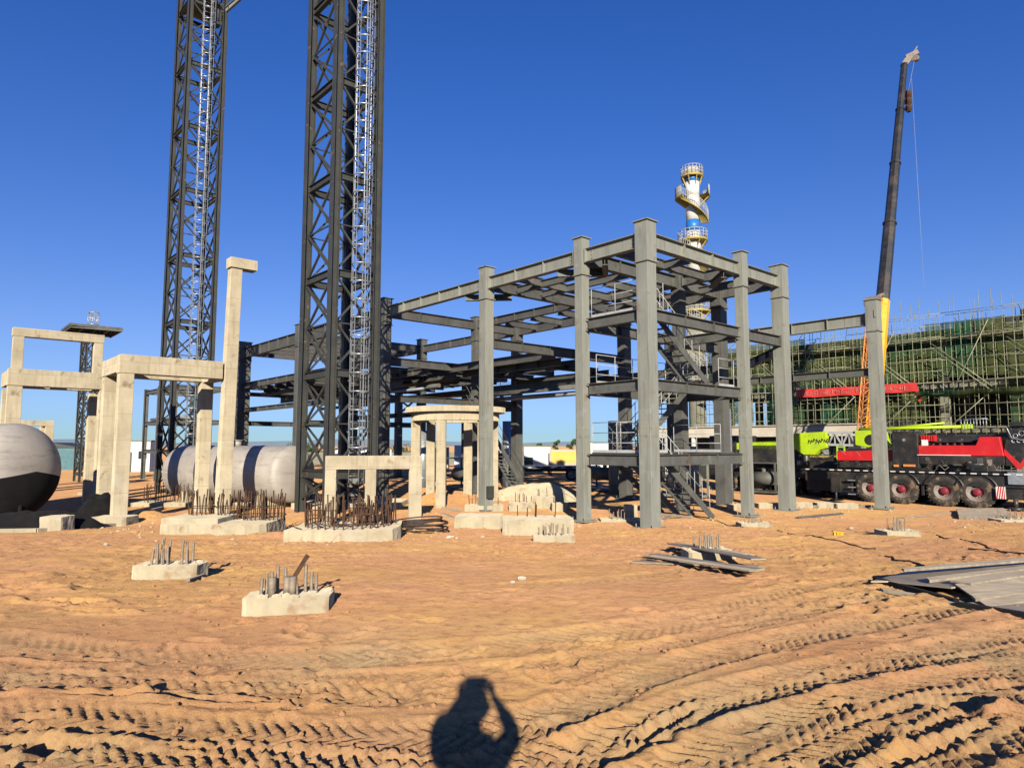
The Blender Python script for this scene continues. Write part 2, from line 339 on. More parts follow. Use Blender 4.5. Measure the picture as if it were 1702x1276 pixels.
# ------------------------------------------------------------------ ground sheet with tyre tracks
TAB = rng.rand(512, 512)
def vnoise(x, y):
    xi = np.floor(x).astype(int); yi = np.floor(y).astype(int); fx = x-xi; fy = y-yi
    fx = fx*fx*(3-2*fx); fy = fy*fy*(3-2*fy)
    a = TAB[xi % 512, yi % 512]; b = TAB[(xi+1) % 512, yi % 512]; c = TAB[xi % 512, (yi+1) % 512]; d = TAB[(xi+1) % 512, (yi+1) % 512]
    return (a*(1-fx)+b*fx)*(1-fy) + (c*(1-fx)+d*fx)*fy
def fbm(x, y, o=4, g=.5):
    s = 0; a = 1; t = 0
    for i in range(o):
        s = s + a*vnoise(x+i*17.3, y+i*31.7); t += a; a *= g; x = x*2.03; y = y*2.03
    return s/t - .5
def track(paths, X, Y, w, depth, lug, pitch, chev=1.0):
    """height change made by a tyre rolling along a curve given as photo pixels on the ground"""
    pts = [G(*p) for p in paths]; xs = np.array([p.x for p in pts]); ys = np.array([p.y for p in pts])
    # smooth the curve
    tt = np.linspace(0, len(xs)-1, 200); k = np.arange(len(xs))
    cx = np.interp(tt, k, xs); cy = np.interp(tt, k, ys)
    for _ in range(400):
        cx[1:-1] = (cx[:-2]+2*cx[1:-1]+cx[2:])/4; cy[1:-1] = (cy[:-2]+2*cy[1:-1]+cy[2:])/4
    g = np.interp(X, cx, cy, left=1e3, right=1e3)
    sl = np.gradient(cy, cx); gs = np.interp(X, cx, sl)
    arc = np.concatenate([[0], np.cumsum(np.hypot(np.diff(cx), np.diff(cy)))]); ar = np.interp(X, cx, arc)
    d = (Y-g)/np.sqrt(1+gs**2); al = ar + d*gs/np.sqrt(1+gs**2)
    wob = fbm(X*1.3, Y*1.3, 2)*.05+fbm(X*9, Y*9, 2)*.015; d = d+wob
    inside = np.exp(-(np.abs(d)/(w/2))**5); edge = np.exp(-((np.abs(d)-w*.58)/(w*.09))**2)
    ph = al + chev*np.abs(d)*.9 + .05*fbm(X*5, Y*5, 3)
    l = np.clip(np.sin(2*PI*ph/(pitch*.72))*2.6, -1, 1)
    fade = np.clip(.7+2.0*fbm(X*1.6+9, Y*2.2, 4, .6), .1, 1)
    end = np.clip((X-cx[0])/.4, 0, 1)*np.clip((cx[-1]-X)/.4, 0, 1)
    return .47*end*(inside*(-depth + 1.35*lug*l*fade) + edge*depth*.65*(.6+1.6*fbm(X*6, Y*6, 2)))
def grid_axis():
    a = [0.0]; 
    while a[-1] < 2500:
        x = a[-1]; a.append(x + (.021 if x < 4.6 else .021*(x/4.6)**1.6 if x < 25 else x*.12))
    return np.array([-v for v in a[:0:-1]] + a)
gx = grid_axis()
gy = [-600, -200, -60, -20, -8, -3, 0, 1.5, 2.4, 2.9]
while gy[-1] < 3500:
    y = gy[-1]; gy.append(y + (.0042*y if y < 9 else .0065*y if y < 26 else y*.06))
gy = np.array(gy)
X, Y = np.meshgrid(gx, gy)
Z = DEEP*np.clip((Y-8.0)/15.0, 0, 1)
nearm = np.clip((30-Y)/8, 0, 1)*np.clip((40-np.abs(X))/10, 0, 1)
Z += nearm*(.10*fbm(X*.35, Y*.35, 3))
centre = np.exp(-(((X-.4)/3.2)**2 + ((Y-8.6)/2.0)**2))            # smoother wind-blown patch
smooth_band = np.exp(-((Y-6.1-.12*(X+1)**2*.12)/.55)**2)*np.clip((1.5-X)/2, 0, 1)
rough = np.clip(1-.70*centre-.75*smooth_band, .15, 1)
rid = 1-2*np.abs(fbm(X*1.7+3, Y*2.1, 4, .6))*2
clod = np.maximum(0, fbm(X*7, Y*7, 3, .6))**1.0
patch = np.clip(.5+2.2*fbm(X*.6+40, Y*.6+7, 3), .12, 1)
trk = np.clip((8.4-Y)/1.6, 0, 1); calm = 2.1-1.70*trk
Z += nearm*rough*calm*(.030*fbm(X*2.2, Y*3.0, 4, .55) + .070*clod*patch + .020*(rid-.6)*patch)
fine = np.clip(.35+2.4*fbm(X*1.1+80, Y*1.1+30, 3), .08, 1)
Z += nearm*rough*fine*(.5+.5*calm)*(.034*fbm(X*15, Y*15, 3, .6) + .045*np.maximum(0, fbm(X*19+5, Y*19, 2)-.12))
# footprints: many small random pits with pushed-up rims
fr = random.Random(31)
for _ in range(240):
    fy = 3.4*math.exp(fr.random()*math.log(20/3.4)); fx = fr.uniform(-1, 1)*(fy*.8+.5)
    if ((fx-.4)/3.0)**2+((fy-8.6)/1.8)**2 < 1 and fr.random() < .85: continue
    r1, r2 = fr.uniform(.10, .17), fr.uniform(.05, .08); an = fr.uniform(0, PI); hh = fr.uniform(.008, .028)
    i0, i1 = np.searchsorted(gx, (fx-.45, fx+.45)); j0, j1 = np.searchsorted(gy, (fy-.45, fy+.45))
    sx, sy = X[j0:j1, i0:i1]-fx, Y[j0:j1, i0:i1]-fy
    if sx.size == 0: continue
    qq = np.sqrt(((sx*math.cos(an)+sy*math.sin(an))/r1)**2+((-sx*math.sin(an)+sy*math.cos(an))/r2)**2)
    Z[j0:j1, i0:i1] += -hh*np.exp(-qq**4)+hh*.7*np.exp(-((qq-1.35)/.3)**2)
near2 = np.clip((9.5-Y)/2.5, 0, 1)
Z += near2*rough*.016*fbm(X*3.2+Y*.8, Y*9+X*1.2, 3, .55)
T = np.zeros_like(Z); near3 = (Y < 30) & (Y > 2)
for pth, w, dp, lg, pt in [
    ([(780,1262),(880,1205),(1010,1135),(1150,1090),(1400,1035),(1760,985)], .42, .050, .018, .15),
    ([(820,1300),(980,1235),(1150,1165),(1350,1115),(1760,1035)], .42, .050, .022, .14),
    ([(1000,1330),(1200,1240),(1400,1170),(1760,1090)], .42, .055, .028, .14),
    ([(1180,1345),(1400,1230),(1560,1170),(1760,1135)], .36, .075, .030, .12),
    ([(1300,1400),(1480,1300),(1620,1230),(1790,1180)], .40, .060, .030, .14),
    ([(-80,1060),(200,1082),(500,1092),(760,1080),(1000,1052),(1300,1005),(1760,955)], .55, .040, .010, .16),
    ([(-80,1128),(150,1128),(400,1140),(650,1150),(790,1145)], .45, .045, .016, .15),
    ([(-80,1185),(200,1190),(450,1215),(700,1220),(880,1200),(1100,1120)], .42, .045, .026, .14),
    ([(-80,1250),(250,1262),(600,1278),(900,1255),(1060,1215)], .42, .040, .028, .13),
    ([(-80,1330),(300,1335),(700,1345),(1000,1330)], .42, .040, .028, .13),
    ([(1150,1010),(1350,975),(1500,955),(1760,930)], .40, .045, .014, .16),
    ([(860,1150),(980,1112),(1120,1060),(1300,1020),(1500,985),(1760,950)], .26, .035, .012, .12),
    ([(900,1290),(1080,1205),(1260,1150),(1450,1110),(1760,1062)], .24, .035, .016, .11),
    ([(-80,1100),(200,1108),(480,1118),(700,1122),(900,1100),(1050,1070)], .24, .03, .010, .12),
    ([(-80,1215),(200,1222),(500,1250),(720,1252)], .24, .03, .016, .11),
    ([(700,975),(900,972),(1100,955),(1300,925),(1500,905),(1750,890)], .45, .030, .010, .2)]:
    T[near3] += track(pth, X[near3], Y[near3], w, dp, lg, pt)
Z += T
def dent(px, py, rx, ry, dz, berm=.4, ang=0):
    global Z
    p = G(px, py); c, s = math.cos(ang), math.sin(ang); dx = X-p.x; dy = Y-p.y
    q = np.sqrt(((dx*c+dy*s)/rx)**2 + ((-dx*s+dy*c)/ry)**2)
    q = q*(1+.5*fbm(X*3.1+py, Y*3.7, 4)); dz = dz*.42
    Z -= dz*np.exp(-q**4) - dz*berm*np.exp(-((q-1.35)/.3)**2)
for a in [(45,975,.40,.20,.20,.5,-.25),(110,1000,.45,.10,.10,1.0,-.2),(20,960,.3,.25,.14,1.0),(160,1015,.3,.07,.08,1,-.1),
          (1437,1012,.13,.12,.10,.5),(1422,998,.1,.08,.06,.6),(1600,1165,.18,.12,.12,.4),(1575,1200,.5,.07,.06,1.0,.55),
          (1540,1245,.5,.06,.05,1.0,.5),(1100,1195,.34,.05,.07,1.1,.75),(135,972,.1,.07,.06,.5),(230,1155,.5,.05,.05,1.2,0),
          (60,1150,.5,.045,.06,1.2,.05),(330,1158,.6,.05,.05,1.2,-.1),(500,1245,.7,.05,.06,1.1,-.12),(50,1240,.3,.08,.08,.8),
          (1240,960,.2,.1,.05,.8),(1310,926,.3,.08,.05,.9,.2),(1480,915,.5,.07,.06,1.2,.3),(1600,930,.7,.06,.07,1.1,-.25)]:
    dent(*a)
# heaps of dug sand pushed against the footings
def heap(px, py, r, h, e=1.0):
    global Z
    p = G(px, py); q = np.hypot((X-p.x)/r, (Y-p.y)/(r*e)); Z += h*np.exp(-q**2)*(1+.8*fbm(X*3, Y*3, 3))
for a in [(240,862,.8,.28),(355,885,.6,.16),(455,890,.5,.12),(715,868,1.0,.30),(860,835,2.2,.20),(1010,850,1.2,.12),(1230,845,1.5,.12),(1350,850,1.4,.08),
          (70,893,1.4,.05),(1650,880,1.5,.12),(1380,900,1.0,.10),(1560,905,1.2,.12),(1290,900,.8,.08),(120,935,.9,.10)]: heap(*a)
NH, NW = Z.shape
me = bpy.data.meshes.new('ground')
co = np.stack([X.ravel(), Y.ravel(), Z.ravel()], 1).astype(np.float32)
i = np.arange(NH-1)[:, None]*NW + np.arange(NW-1)[None, :]
q = np.stack([i, i+1, i+1+NW, i+NW], -1).reshape(-1, 4).astype(np.int32)
me.vertices.add(NH*NW); me.vertices.foreach_set('co', co.ravel())
me.loops.add(q.size); me.loops.foreach_set('vertex_index', q.ravel())
me.polygons.add(len(q)); me.polygons.foreach_set('loop_start', np.arange(0, q.size, 4, dtype=np.int32)); me.polygons.foreach_set('loop_total', np.full(len(q), 4, np.int32))
me.polygons.foreach_set('use_smooth', np.ones(len(q), bool)); me.update(calc_edges=True); me.materials.append(M['sand'])
pk = np.clip(np.abs(T)*26, 0, 1)*.55 + np.clip((7.2-Y)/1.8, 0, 1)*np.clip(.30+2.6*fbm(X*.8+11, Y*1.6+3, 5, .6), 0, 1)*.8
at = me.attributes.new('packed', 'FLOAT', 'POINT'); at.data.foreach_set('value', np.clip(pk, 0, 1).astype(np.float32).ravel())
gr = bpy.data.objects.new('ground', me); COL.objects.link(gr)
tag(gr, 'orange brown sand of the building site marked by tyre tracks', kind='structure')
from bisect import bisect
def surf(x, y):
    a = min(max(bisect(gx, x)-1, 0), NW-2); b = min(max(bisect(gy, y)-1, 0), NH-2)
    u = (x-gx[a])/(gx[a+1]-gx[a]); v = (y-gy[b])/(gy[b+1]-gy[b])
    return float((Z[b,a]*(1-u)+Z[b,a+1]*u)*(1-v) + (Z[b+1,a]*(1-u)+Z[b+1,a+1]*u)*v)
def GS(px, py):
    p = G(px, py); p.z = surf(p.x, p.y); return p
def lump(mb, c, r, seed, flat=.7, n=1):
    rd = random.Random(seed); b = bmesh.new(); bmesh.ops.create_icosphere(b, subdivisions=n, radius=1)
    ax = [rd.uniform(.7, 1.25) for _ in range(3)]; rot = Matrix.Rotation(rd.uniform(0, 6), 3, 'Z')
    vs = []
    for v in b.verts:
        k = 1+rd.uniform(-.16, .16); vs.append(Vector(c) + rot @ Vector((v.co.x*ax[0]*k, v.co.y*ax[1]*k, v.co.z*ax[2]*k*flat))*r)
    mb.add(vs, [tuple(x.index for x in f.verts) for f in b.faces]); b.free()
# clods lying all over the sand: nobody could count them
mb = MB(); rd = random.Random(5)
for i in range(5200):
    y = 3.2*math.exp(rd.random()*math.log(26/3.2)); x = rd.uniform(-1, 1)*(y*.8+.5)
    if (x-.4)**2/9+(y-8.6)**2/4 < 1 and rd.random() < .8: continue
    if 6 < y < 6.9 and x < 1 and rd.random() < .8: continue
    r = min(.04, .003+.020*rd.random()**5+.0006*y); lump(mb, (x, y, surf(x, y)+r*.25), r, i)
tag(mb.build('sand_clods', 'sandclod'), 'small crumbs and clods of orange sand scattered over the site', 'clods', kind='stuff')
# far hills
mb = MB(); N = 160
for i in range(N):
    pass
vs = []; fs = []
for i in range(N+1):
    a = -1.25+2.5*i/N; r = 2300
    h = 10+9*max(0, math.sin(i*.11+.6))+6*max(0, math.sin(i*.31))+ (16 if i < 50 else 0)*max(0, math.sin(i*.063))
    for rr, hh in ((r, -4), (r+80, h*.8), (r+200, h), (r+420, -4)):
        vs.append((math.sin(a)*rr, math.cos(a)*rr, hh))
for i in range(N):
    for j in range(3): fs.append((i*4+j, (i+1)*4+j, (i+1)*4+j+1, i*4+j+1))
mb.add(vs, fs, True); tag(mb.build('hills', 'hill'), 'low hills tinted haze blue along the horizon', kind='structure')

# ------------------------------------------------------------------ main steel frame
C0 = P(1079, 740, 22.0); FO = Vector((C0.x, C0.y, 0))          # nearest corner column stands here
def solve_t(px, d=None, o=None):                                # distance along the row at which photo column px is met
    d = d or LD; o = o or FO; k = (px-CX)/F
    return (k*o.y-o.x)/(d.x-k*d.y)
tA = [0, solve_t(969), solve_t(808), solve_t(638), 26.6, solve_t(401)]
sR = [0, solve_t(1238, RD), solve_t(1303, RD)]
ZT = P(1061, 389, 22.2).z; ZC = P(1079, 370, 22).z
Z3 = P(1061, 514, 22.2).z; Z2 = P(1061, 630, 22.2).z; Z1 = P(1061, 755, 22.2).z
ZG = DEEP+.03
frame = thing('steel_structure', 'large unfinished grey steel building frame with columns, girders and an inner staircase', 'steel frame', (FO.x, FO.y, 0), ROT)
def L(t, s, z=0): return Vector((-t, s, z))                     # local coordinates of the frame
def column(t, s, w, top, mname='primer', base=ZG, collar=True, parent=frame, label=None, dz=0):
    c = MB(); zj = top-1.35
    c.box((0, 0, (base+zj)/2), (w, w, zj-base)); c.box((0, 0, (zj+top)/2+.012), (w+.035, w+.035, top-zj-.03))
    o = c.build('column', mname, parent, loc=L(t, s), bevel=.008)
    if label: o['label'] = label
    k = MB(); k.box((0, 0, top+.02), (w+.16, w+.16, .035)); k.build('cap_plate', mname, o)
    if collar: k = MB(); k.box((0, 0, zj), (w+.12, w+.12, .03)); k.build('collar_plate', mname, o)
    if t < 18 and s < 7 and mname == 'primer':
        k = MB()
        for zc in (base+3.1,):
            for sg in (-1, 1):
                k.box((sg*(w/2+.008), 0, zc), (.014, w*.72, .34)); k.box((0, sg*(w/2+.008), zc), (w*.72, .014, .34))
                for bx in (-.24, 0, .24):
                    for bz in (-.11, .11):
                        k.tube((bx*w, sg*(w/2+.012), zc+bz), (bx*w, sg*(w/2+.034), zc+bz), .014, n=6); k.tube((sg*(w/2+.012), bx*w, zc+bz), (sg*(w/2+.034), bx*w, zc+bz), .014, n=6)
        k.build('splice_plate', mname, o)
    k = MB(); k.box((0, 0, base+.03), (w+.30, w+.30, .05)); 
    for a in (-1, 1):
        for b in (-1, 1): k.tube((a*(w/2+.09), b*(w/2+.09), base+.05), (a*(w/2+.09), b*(w/2+.09), base+.17), .02, n=6)
    k.build('base_plate', mname, o)
    return o
CW = {0: .47, 1: .37, 2: .43, 3: .45, 4: .5, 5: .85}
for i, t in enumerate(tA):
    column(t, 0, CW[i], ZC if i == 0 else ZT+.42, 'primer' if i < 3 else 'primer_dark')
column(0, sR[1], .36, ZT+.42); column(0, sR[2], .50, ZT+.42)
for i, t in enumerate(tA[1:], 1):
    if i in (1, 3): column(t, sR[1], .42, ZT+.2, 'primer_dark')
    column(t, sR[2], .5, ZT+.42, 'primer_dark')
gw = .26
def girder(p, q, h=.46, w=gw, m='primer_dark', stiff=1.5, name='girder', top=None, parent=frame):
    p, q = Vector(p), Vector(q); d = (q-p).normalized(); p = p + d*.30; q = q - d*.30
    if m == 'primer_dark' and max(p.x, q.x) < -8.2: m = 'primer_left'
    b = MB(); b.ibeam(p-Vector((0,0,h/2)), q-Vector((0,0,h/2)), w, h, .022, .014, stiff=stiff)
    if h > .4:
        for e_, s_ in ((p, 1), (q, -1)):
            c_ = e_-Vector((0,0,h/2)); sd_ = d.cross(Vector((0,0,1)))
            b.bar(c_-d*.02*s_, c_-d*.001*s_, w+.05, h+.05)
            for k_ in (-1, 0, 1): b.bar(c_+d*.22*s_+sd_*.012+Vector((0,0,k_*h*.26)), c_+d*.22*s_+sd_*.04+Vector((0,0,k_*h*.26)), .035, .035); b.bar(c_+d*.22*s_-sd_*.04+Vector((0,0,k_*h*.26)), c_+d*.22*s_-sd_*.012+Vector((0,0,k_*h*.26)), .035, .035)
    return b.build(name, m, parent)
# roof girders, rows along the front and across
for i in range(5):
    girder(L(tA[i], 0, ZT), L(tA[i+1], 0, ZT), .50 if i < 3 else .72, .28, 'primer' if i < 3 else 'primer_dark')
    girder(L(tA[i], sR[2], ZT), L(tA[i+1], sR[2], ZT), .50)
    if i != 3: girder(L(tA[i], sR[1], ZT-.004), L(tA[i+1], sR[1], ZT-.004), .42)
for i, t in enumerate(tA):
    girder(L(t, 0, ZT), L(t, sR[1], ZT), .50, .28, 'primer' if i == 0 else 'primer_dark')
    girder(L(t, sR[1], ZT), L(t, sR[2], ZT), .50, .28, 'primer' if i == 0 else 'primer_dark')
# roof joists
def joist(p, q, h=.30, w=.18): return girder(p, q, h, w, 'primer_dark', 0, 'joist')
for i in range(3):
    n = (1, 2, 3)[i]
    for j in range(1, n+1):
        t = tA[i]+(tA[i+1]-tA[i])*j/(n+1)
        if i == 0: joist(L(t, 0, ZT-.12), L(t, sR[1], ZT-.12), .34)
        else: joist(L(t, (0 if j != 1 else sR[1]*.5) if i == 1 else sR[1]+.1, ZT-.12), L(t, sR[2], ZT-.12), .34)
joist(L(0, sR[1]*.5, ZT-.16), L(tA[1], sR[1]*.5, ZT-.16)); joist(L(tA[1], sR[1]*.5, ZT-.16), L(tA[2], sR[1]*.5, ZT-.16))
joist(L(tA[1], sR[1]*.25, ZT-.2), L(tA[2], sR[1]*.25, ZT-.2))
joist(L(0, (sR[1]+sR[2])/2, ZT-.2), L(tA[2], (sR[1]+sR[2])/2, ZT-.2))
for t in (28.7, 30.6, 32.4, 34.2): joist(L(t, 0, ZT-.12), L(t, sR[2], ZT-.12), .34)
# knee braces under the roof
for t0, s0, dt, ds in ((tA[1], 0, 1.1, 1.1), (tA[1], 0, -1.0, 1.2), (0, sR[1], 1.2, -1.1), (tA[2], sR[2], -1.3, -1.3), (tA[2], 0, 1.3, 1.3)):
    b = MB(); b.ibeam(L(t0+dt*1.1, s0, ZT-.62), L(t0, s0+ds*1.1, ZT-.62), .2, .26); b.build('corner_brace', 'primer_dark', frame)
# stair bay floors
def lvl(z, mm='primer_dark', h=.38):
    for a, b in ((L(0,0,z), L(tA[1],0,z)), (L(0,0,z), L(0,sR[1],z)), (L(tA[1],0,z), L(tA[1],sR[1],z)), (L(0,sR[1],z), L(tA[1],sR[1],z))):
        girder(a, b, h, .24, mm)
for z in (Z1, Z2, Z3): lvl(z)
# floors of the long part
for t0, t1 in ((tA[1], tA[2]), (tA[2], tA[3]), (tA[3], tA[4]), (tA[4], tA[5])):
    girder(L(t0, sR[2], Z3-.9), L(t1, sR[2], Z3-.9), .36)
    if t0 > 8: girder(L(t0, sR[1]*.8, Z3-.4), L(t1, sR[1]*.8, Z3-.4), .36)
for k, t in enumerate((tA[2]+.01, 13.2, tA[3], 22, tA[4], 31, tA[5])):
    girder(L(t, sR[1]*.8 if abs(t-13.2) < .1 else .01, Z3-.25 if k % 2 else Z3), L(t, sR[2], Z3-.25 if k % 2 else Z3), .42)
    joist(L(t+1.5, .3 if t > 17 else sR[1]*.8, Z3-.5), L(t+1.5, sR[2], Z3-.5))
for t0, t1 in ((tA[3], tA[4]), (tA[4], tA[5])):
    girder(L(t0, 0, Z3-.004), L(t1, 0, Z3-.004), .42); girder(L(t0, sR[1]*.5, Z3-.3), L(t1, sR[1]*.5, Z3-.3), .32)
    girder(L(t0, sR[2], Z2+.2), L(t1, sR[2], Z2+.2), .34); girder(L(t0, 0, Z2+.5), L(t1, 0, Z2+.5), .3)
girder(L(tA[4], 0, Z2-.6), L(tA[4], sR[2], Z2-.6), .34); girder(L(tA[5], 0, Z2-.4), L(tA[5], sR[2], Z2-.4), .34)
girder(L(tA[3], 0.01, Z2+.4), L(tA[3], sR[2], Z2+.4), .34)
girder(L(0, sR[1], Z3), L(0, sR[2], Z3), .42); girder(L(tA[1], sR[1], Z3), L(tA[1], sR[2], Z3), .42)
rt = random.Random(41)
for t0, t1 in ((tA[3]+.6, tA[4]-.6), (tA[4]+.6, tA[5]-.6), (tA[2]+.1, tA[3]-.1)):
    for k in range(3):
        z = rt.uniform(Z2+.4, Z3-.6); s = rt.uniform(1.2, sR[2]-1)
        b = MB(); b.tube(L(t0, s, z), L(t1, s, z), rt.uniform(.06, .14), n=10); b.build('pipe_run', 'primer_dark' if k else 'galv', frame)
    for k in range(2):
        s = rt.uniform(.5, sR[2]); joist(L(t0, s, Z3-.7-k*.5), L(t1, s, Z3-.7-k*.5), .26, .16)
for k, t in enumerate((19.3, 21.2, 24.6, 28.4, 29.8, 33.6)): joist(L(t, .2 if t > 26 else 1.2, Z3-.1-.2*(k%3)), L(t, sR[2], Z3-.1-.2*(k%3)), .34)
for k, (t0, t1, s, z) in enumerate(((tA[2]-.2, 17, 4.2, Z3-.1), (tA[2]-.2, 17.2, 6.4, Z3-.3), (18, 26, 3.4, Z3-.05), (18, 26, 7.2, Z3-.2), (27, 35.5, 5.0, Z3-.05), (27, 35.5, 7.4, Z3+.2), (18, 26, 2.2, Z3-.9), (27, 35.5, 2.4, Z3-1.0))):
    joist(L(t0, s, z), L(t1, s, z), .40, .22)
for t0, s0, t1, s1, z in ((18.5, 4.4, 25.8, 6.8, Z3-.15), (27.5, 1.2, 35, 4.2, Z3-.1), (13.3, 6.6, 17, 8.6, Z3-.2)):   # steel floor plates already laid
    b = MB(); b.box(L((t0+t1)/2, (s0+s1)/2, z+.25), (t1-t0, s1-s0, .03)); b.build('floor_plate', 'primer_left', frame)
for t, s in ((tA[3], sR[2]), (tA[4], sR[2])):
    b = MB(); b.bar(L(t+.2, s, Z2), L(t+3.2, s, Z3-1), .1, .1); b.bar(L(t+3.2, s, Z2), L(t+.2, s, Z3-1), .1, .1); b.build('cross_brace', 'primer_dark', frame)
for k, z in enumerate((5.7, 6.5, 7.3)):
    girder(L(21.8, 13, z), L(tA[5], 13, z), .42); girder(L(21.8, 11, z-.3), L(35.5, 11, z-.3), .36)
for t in (22, 24.3, 28, 30.5, 33, 35.6): girder(L(t, sR[2], 6.2+.2*(int(t)%3)), L(t, 13.2, 6.2+.2*(int(t)%3)), .40)
for t in (tA[4], tA[5]-.4): column(t, 13, .5, 7.6, 'primer_left')
for t in (29.2, 32.6):
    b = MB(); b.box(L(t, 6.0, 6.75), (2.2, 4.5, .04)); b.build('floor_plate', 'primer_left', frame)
# outlying column and its two beams
D1 = P(1462, 740, 29.0); dl = Matrix.Rotation(-ROT, 3, 'Z') @ Vector((D1.x-FO.x, D1.y-FO.y, 0)); td, s_d = -dl.x, dl.y
zd = P(1457, 500, 29).z; column(td, s_d, .46, zd, 'primer', label='lone outer column joined to the frame only by two long beams')
girder(L(td, s_d, P(1440,520,29).z), L(td+10.5, s_d, P(1440,520,29).z), .52, .28, 'primer')
girder(L(td, s_d, P(1437,611,29).z), L(td+10.5, s_d, P(1437,611,29).z), .34)
girder(L(0, sR[2]-.01, Z3-.35), L(td+6, s_d, Z3-.35), .36)
column(td+10.5, s_d, .40, zd-.1, 'primer_dark')
k = MB(); k.box((0.235, -.04, zd-.62), (.012, .05, .32)); 
k = MB(); k.box((-td+.10, s_d-.2475, zd-.62), (.03, .006, .34)); k.box((-td+.15, s_d-.2475, zd-.775), (.08, .006, .03)); k.build('painted_mark', 'black', frame)
k = MB(); k.box((-tA[2]+.30, -.02, ZG+.75), (.14, .30, .50)); k.build('junction_box', 'tower', frame)
# decks with grating
def deck(t0, t1, s0, s1, z, nm='deck'):
    b = MB(); n = int(abs(t1-t0)/.09)
    for i in range(n+1):
        t = t0+(t1-t0)*i/n; b.box(L(t, (s0+s1)/2, z+.03), (.012, s1-s0, .04))
    for i in range(int((s1-s0)/.5)+1): b.box(L((t0+t1)/2, s0+.02+i*.5, z+.012), (abs(t1-t0), .012, .02))
    return b.build(nm, 'primer_dark', frame)
def railing(pts, m='white_rail', parent=frame, h=1.05, step=1.1, r=.015):
    b = MB()
    for p, q in zip(pts[:-1], pts[1:]):
        p, q = Vector(p), Vector(q); n = max(1, round((q-p).length/step))
        for i in range(n+1):
            c = p+(q-p)*i/n; b.tube(c, c+Vector((0,0,h)), r, n=6)
        for hh in (h, h*.66, h*.33): b.tube(p+Vector((0,0,hh)), q+Vector((0,0,hh)), r*.9, n=6)
        b.bar(p+Vector((0,0,.06)), q+Vector((0,0,.06)), .006, .1)
    return b.build('railing', m, parent)
for z in (Z1, Z3):
    deck(.25, tA[1]-.25, .18, 1.15, z); railing([L(tA[1]-.35, .12, z+.03), L(.35, .12, z+.03)])
for z in (Z1, Z2, Z3): deck(.4, tA[1]-.4, .3, 1.3, z) if z == Z2 else None
for z in (Z2,): deck(.4, tA[1]-.4, 4.5, sR[1]-.1, z); railing([L(.25, 4.6, z+.03), L(.25, sR[1]-.3, z+.03)])
railing([L(tA[1]-.3, .4, Z2+.03), L(tA[1]-.3, sR[1]-.4, Z2+.03)]); railing([L(1.5, .4, Z1+.03), L(1.5, 1.3, Z1+.03)]); deck(.4, tA[1]-.4, 4.7, sR[1]-.2, Z1); railing([L(.3, 4.7, Z1+.03), L(tA[1]-.5, 4.7, Z1+.03)]); railing([L(.25, .35, Z3+.03), L(.25, 1.25, Z3+.03)]); railing([L(.25, .35, Z1+.03), L(.25, 1.25, Z1+.03)])
# stairs
def stair(t, p0, z0, p1, z1, w=.85, hm='white_rail'):
    root = MB(); d = Vector((0, p1-p0, z1-z0)); n = int(abs(z1-z0)/.2)
    for e in (-w/2, w/2):
        root.bar(Vector((-t+e, p0, z0-.02)), Vector((-t+e, p1, z1-.02)), .03, .24)
    o = root.build('staircase', 'primer_dark', frame)
    b = MB()
    for i in range(1, n):
        f = i/n; b.box((-t, p0+(p1-p0)*f, z0+(z1-z0)*f+.03), (w-.04, .23, .03))
    b.build('tread', 'primer', o)['kind'] = 'stuff'
    for e in (-w/2, w/2):
        b = MB()
        for i in range(7):
            c = Vector((-t+e, p0+(p1-p0)*(i+.5)/7, z0+(z1-z0)*(i+.5)/7)); b.tube(c, c+Vector((0,0,1.0)), .014, n=6)
        for hh in (1.0, .55): b.tube(Vector((-t+e, p0, z0+hh)), Vector((-t+e, p1, z1+hh)), .014, n=6)
        b.build('handrail', hm if e > 0 else 'primer_dark', o)
    return o
stair(.95, 4.45, ZG, 1.2, Z1); stair(2.0, 1.2, Z1, 4.5, Z2); stair(2.55, 4.6, ZG, 1.4, Z1, .7); stair(.95, 4.5, Z2, 1.2, Z3)
stair(tA[3]-1.6, sR[1]+2, ZG, sR[1]-1.6, Z2, .9, 'primer_left')

railing([L(tA[3]-.5, sR[1]+.3, Z2+.5), L(tA[3]-3, sR[1]+.3, Z2+.5)], 'primer')
# vertical pipe and caisson inside the frame
def free(name, label, cat, px, Y, group=None): 
    p = P(px, 740, Y); return thing(name, label, cat, (p.x, p.y, DEEP), ROT, group)
def stack_pipe(px, Y, r, z1, m, label, name='vertical_pipe'):
    o = free(name, label, 'pipe', px, Y); b = MB(); b.tube((0,0,0), (0,0,z1-DEEP), r, n=20); b.build('shaft', m, o)
    for i in range(int((z1-DEEP)/1.15)):
        b = MB(); b.ring((0,0,.6+i*1.15), r+.012, .022, 20, 6); b.build('flange', m, o)
    return o
stack_pipe(1207, 33, .28, 3.4, 'galv', 'tall silver vertical pipe with ring flanges, right of the main staircase')
stack_pipe(1147, 34, .40, 1.6, 'primer', 'stout grey vertical pipe in the middle of the staircase bay')
stack_pipe(846, 44, .42, 3.2, 'galv', 'large silver ribbed vertical pipe behind the second front column')
stack_pipe(703, 44, .36, 2.6, 'galv', 'silver vertical vessel behind the round concrete table, on its left')
stack_pipe(1020, 38, .30, 3.0, 'primer', 'grey vertical pipe behind the railing of the stair bay')

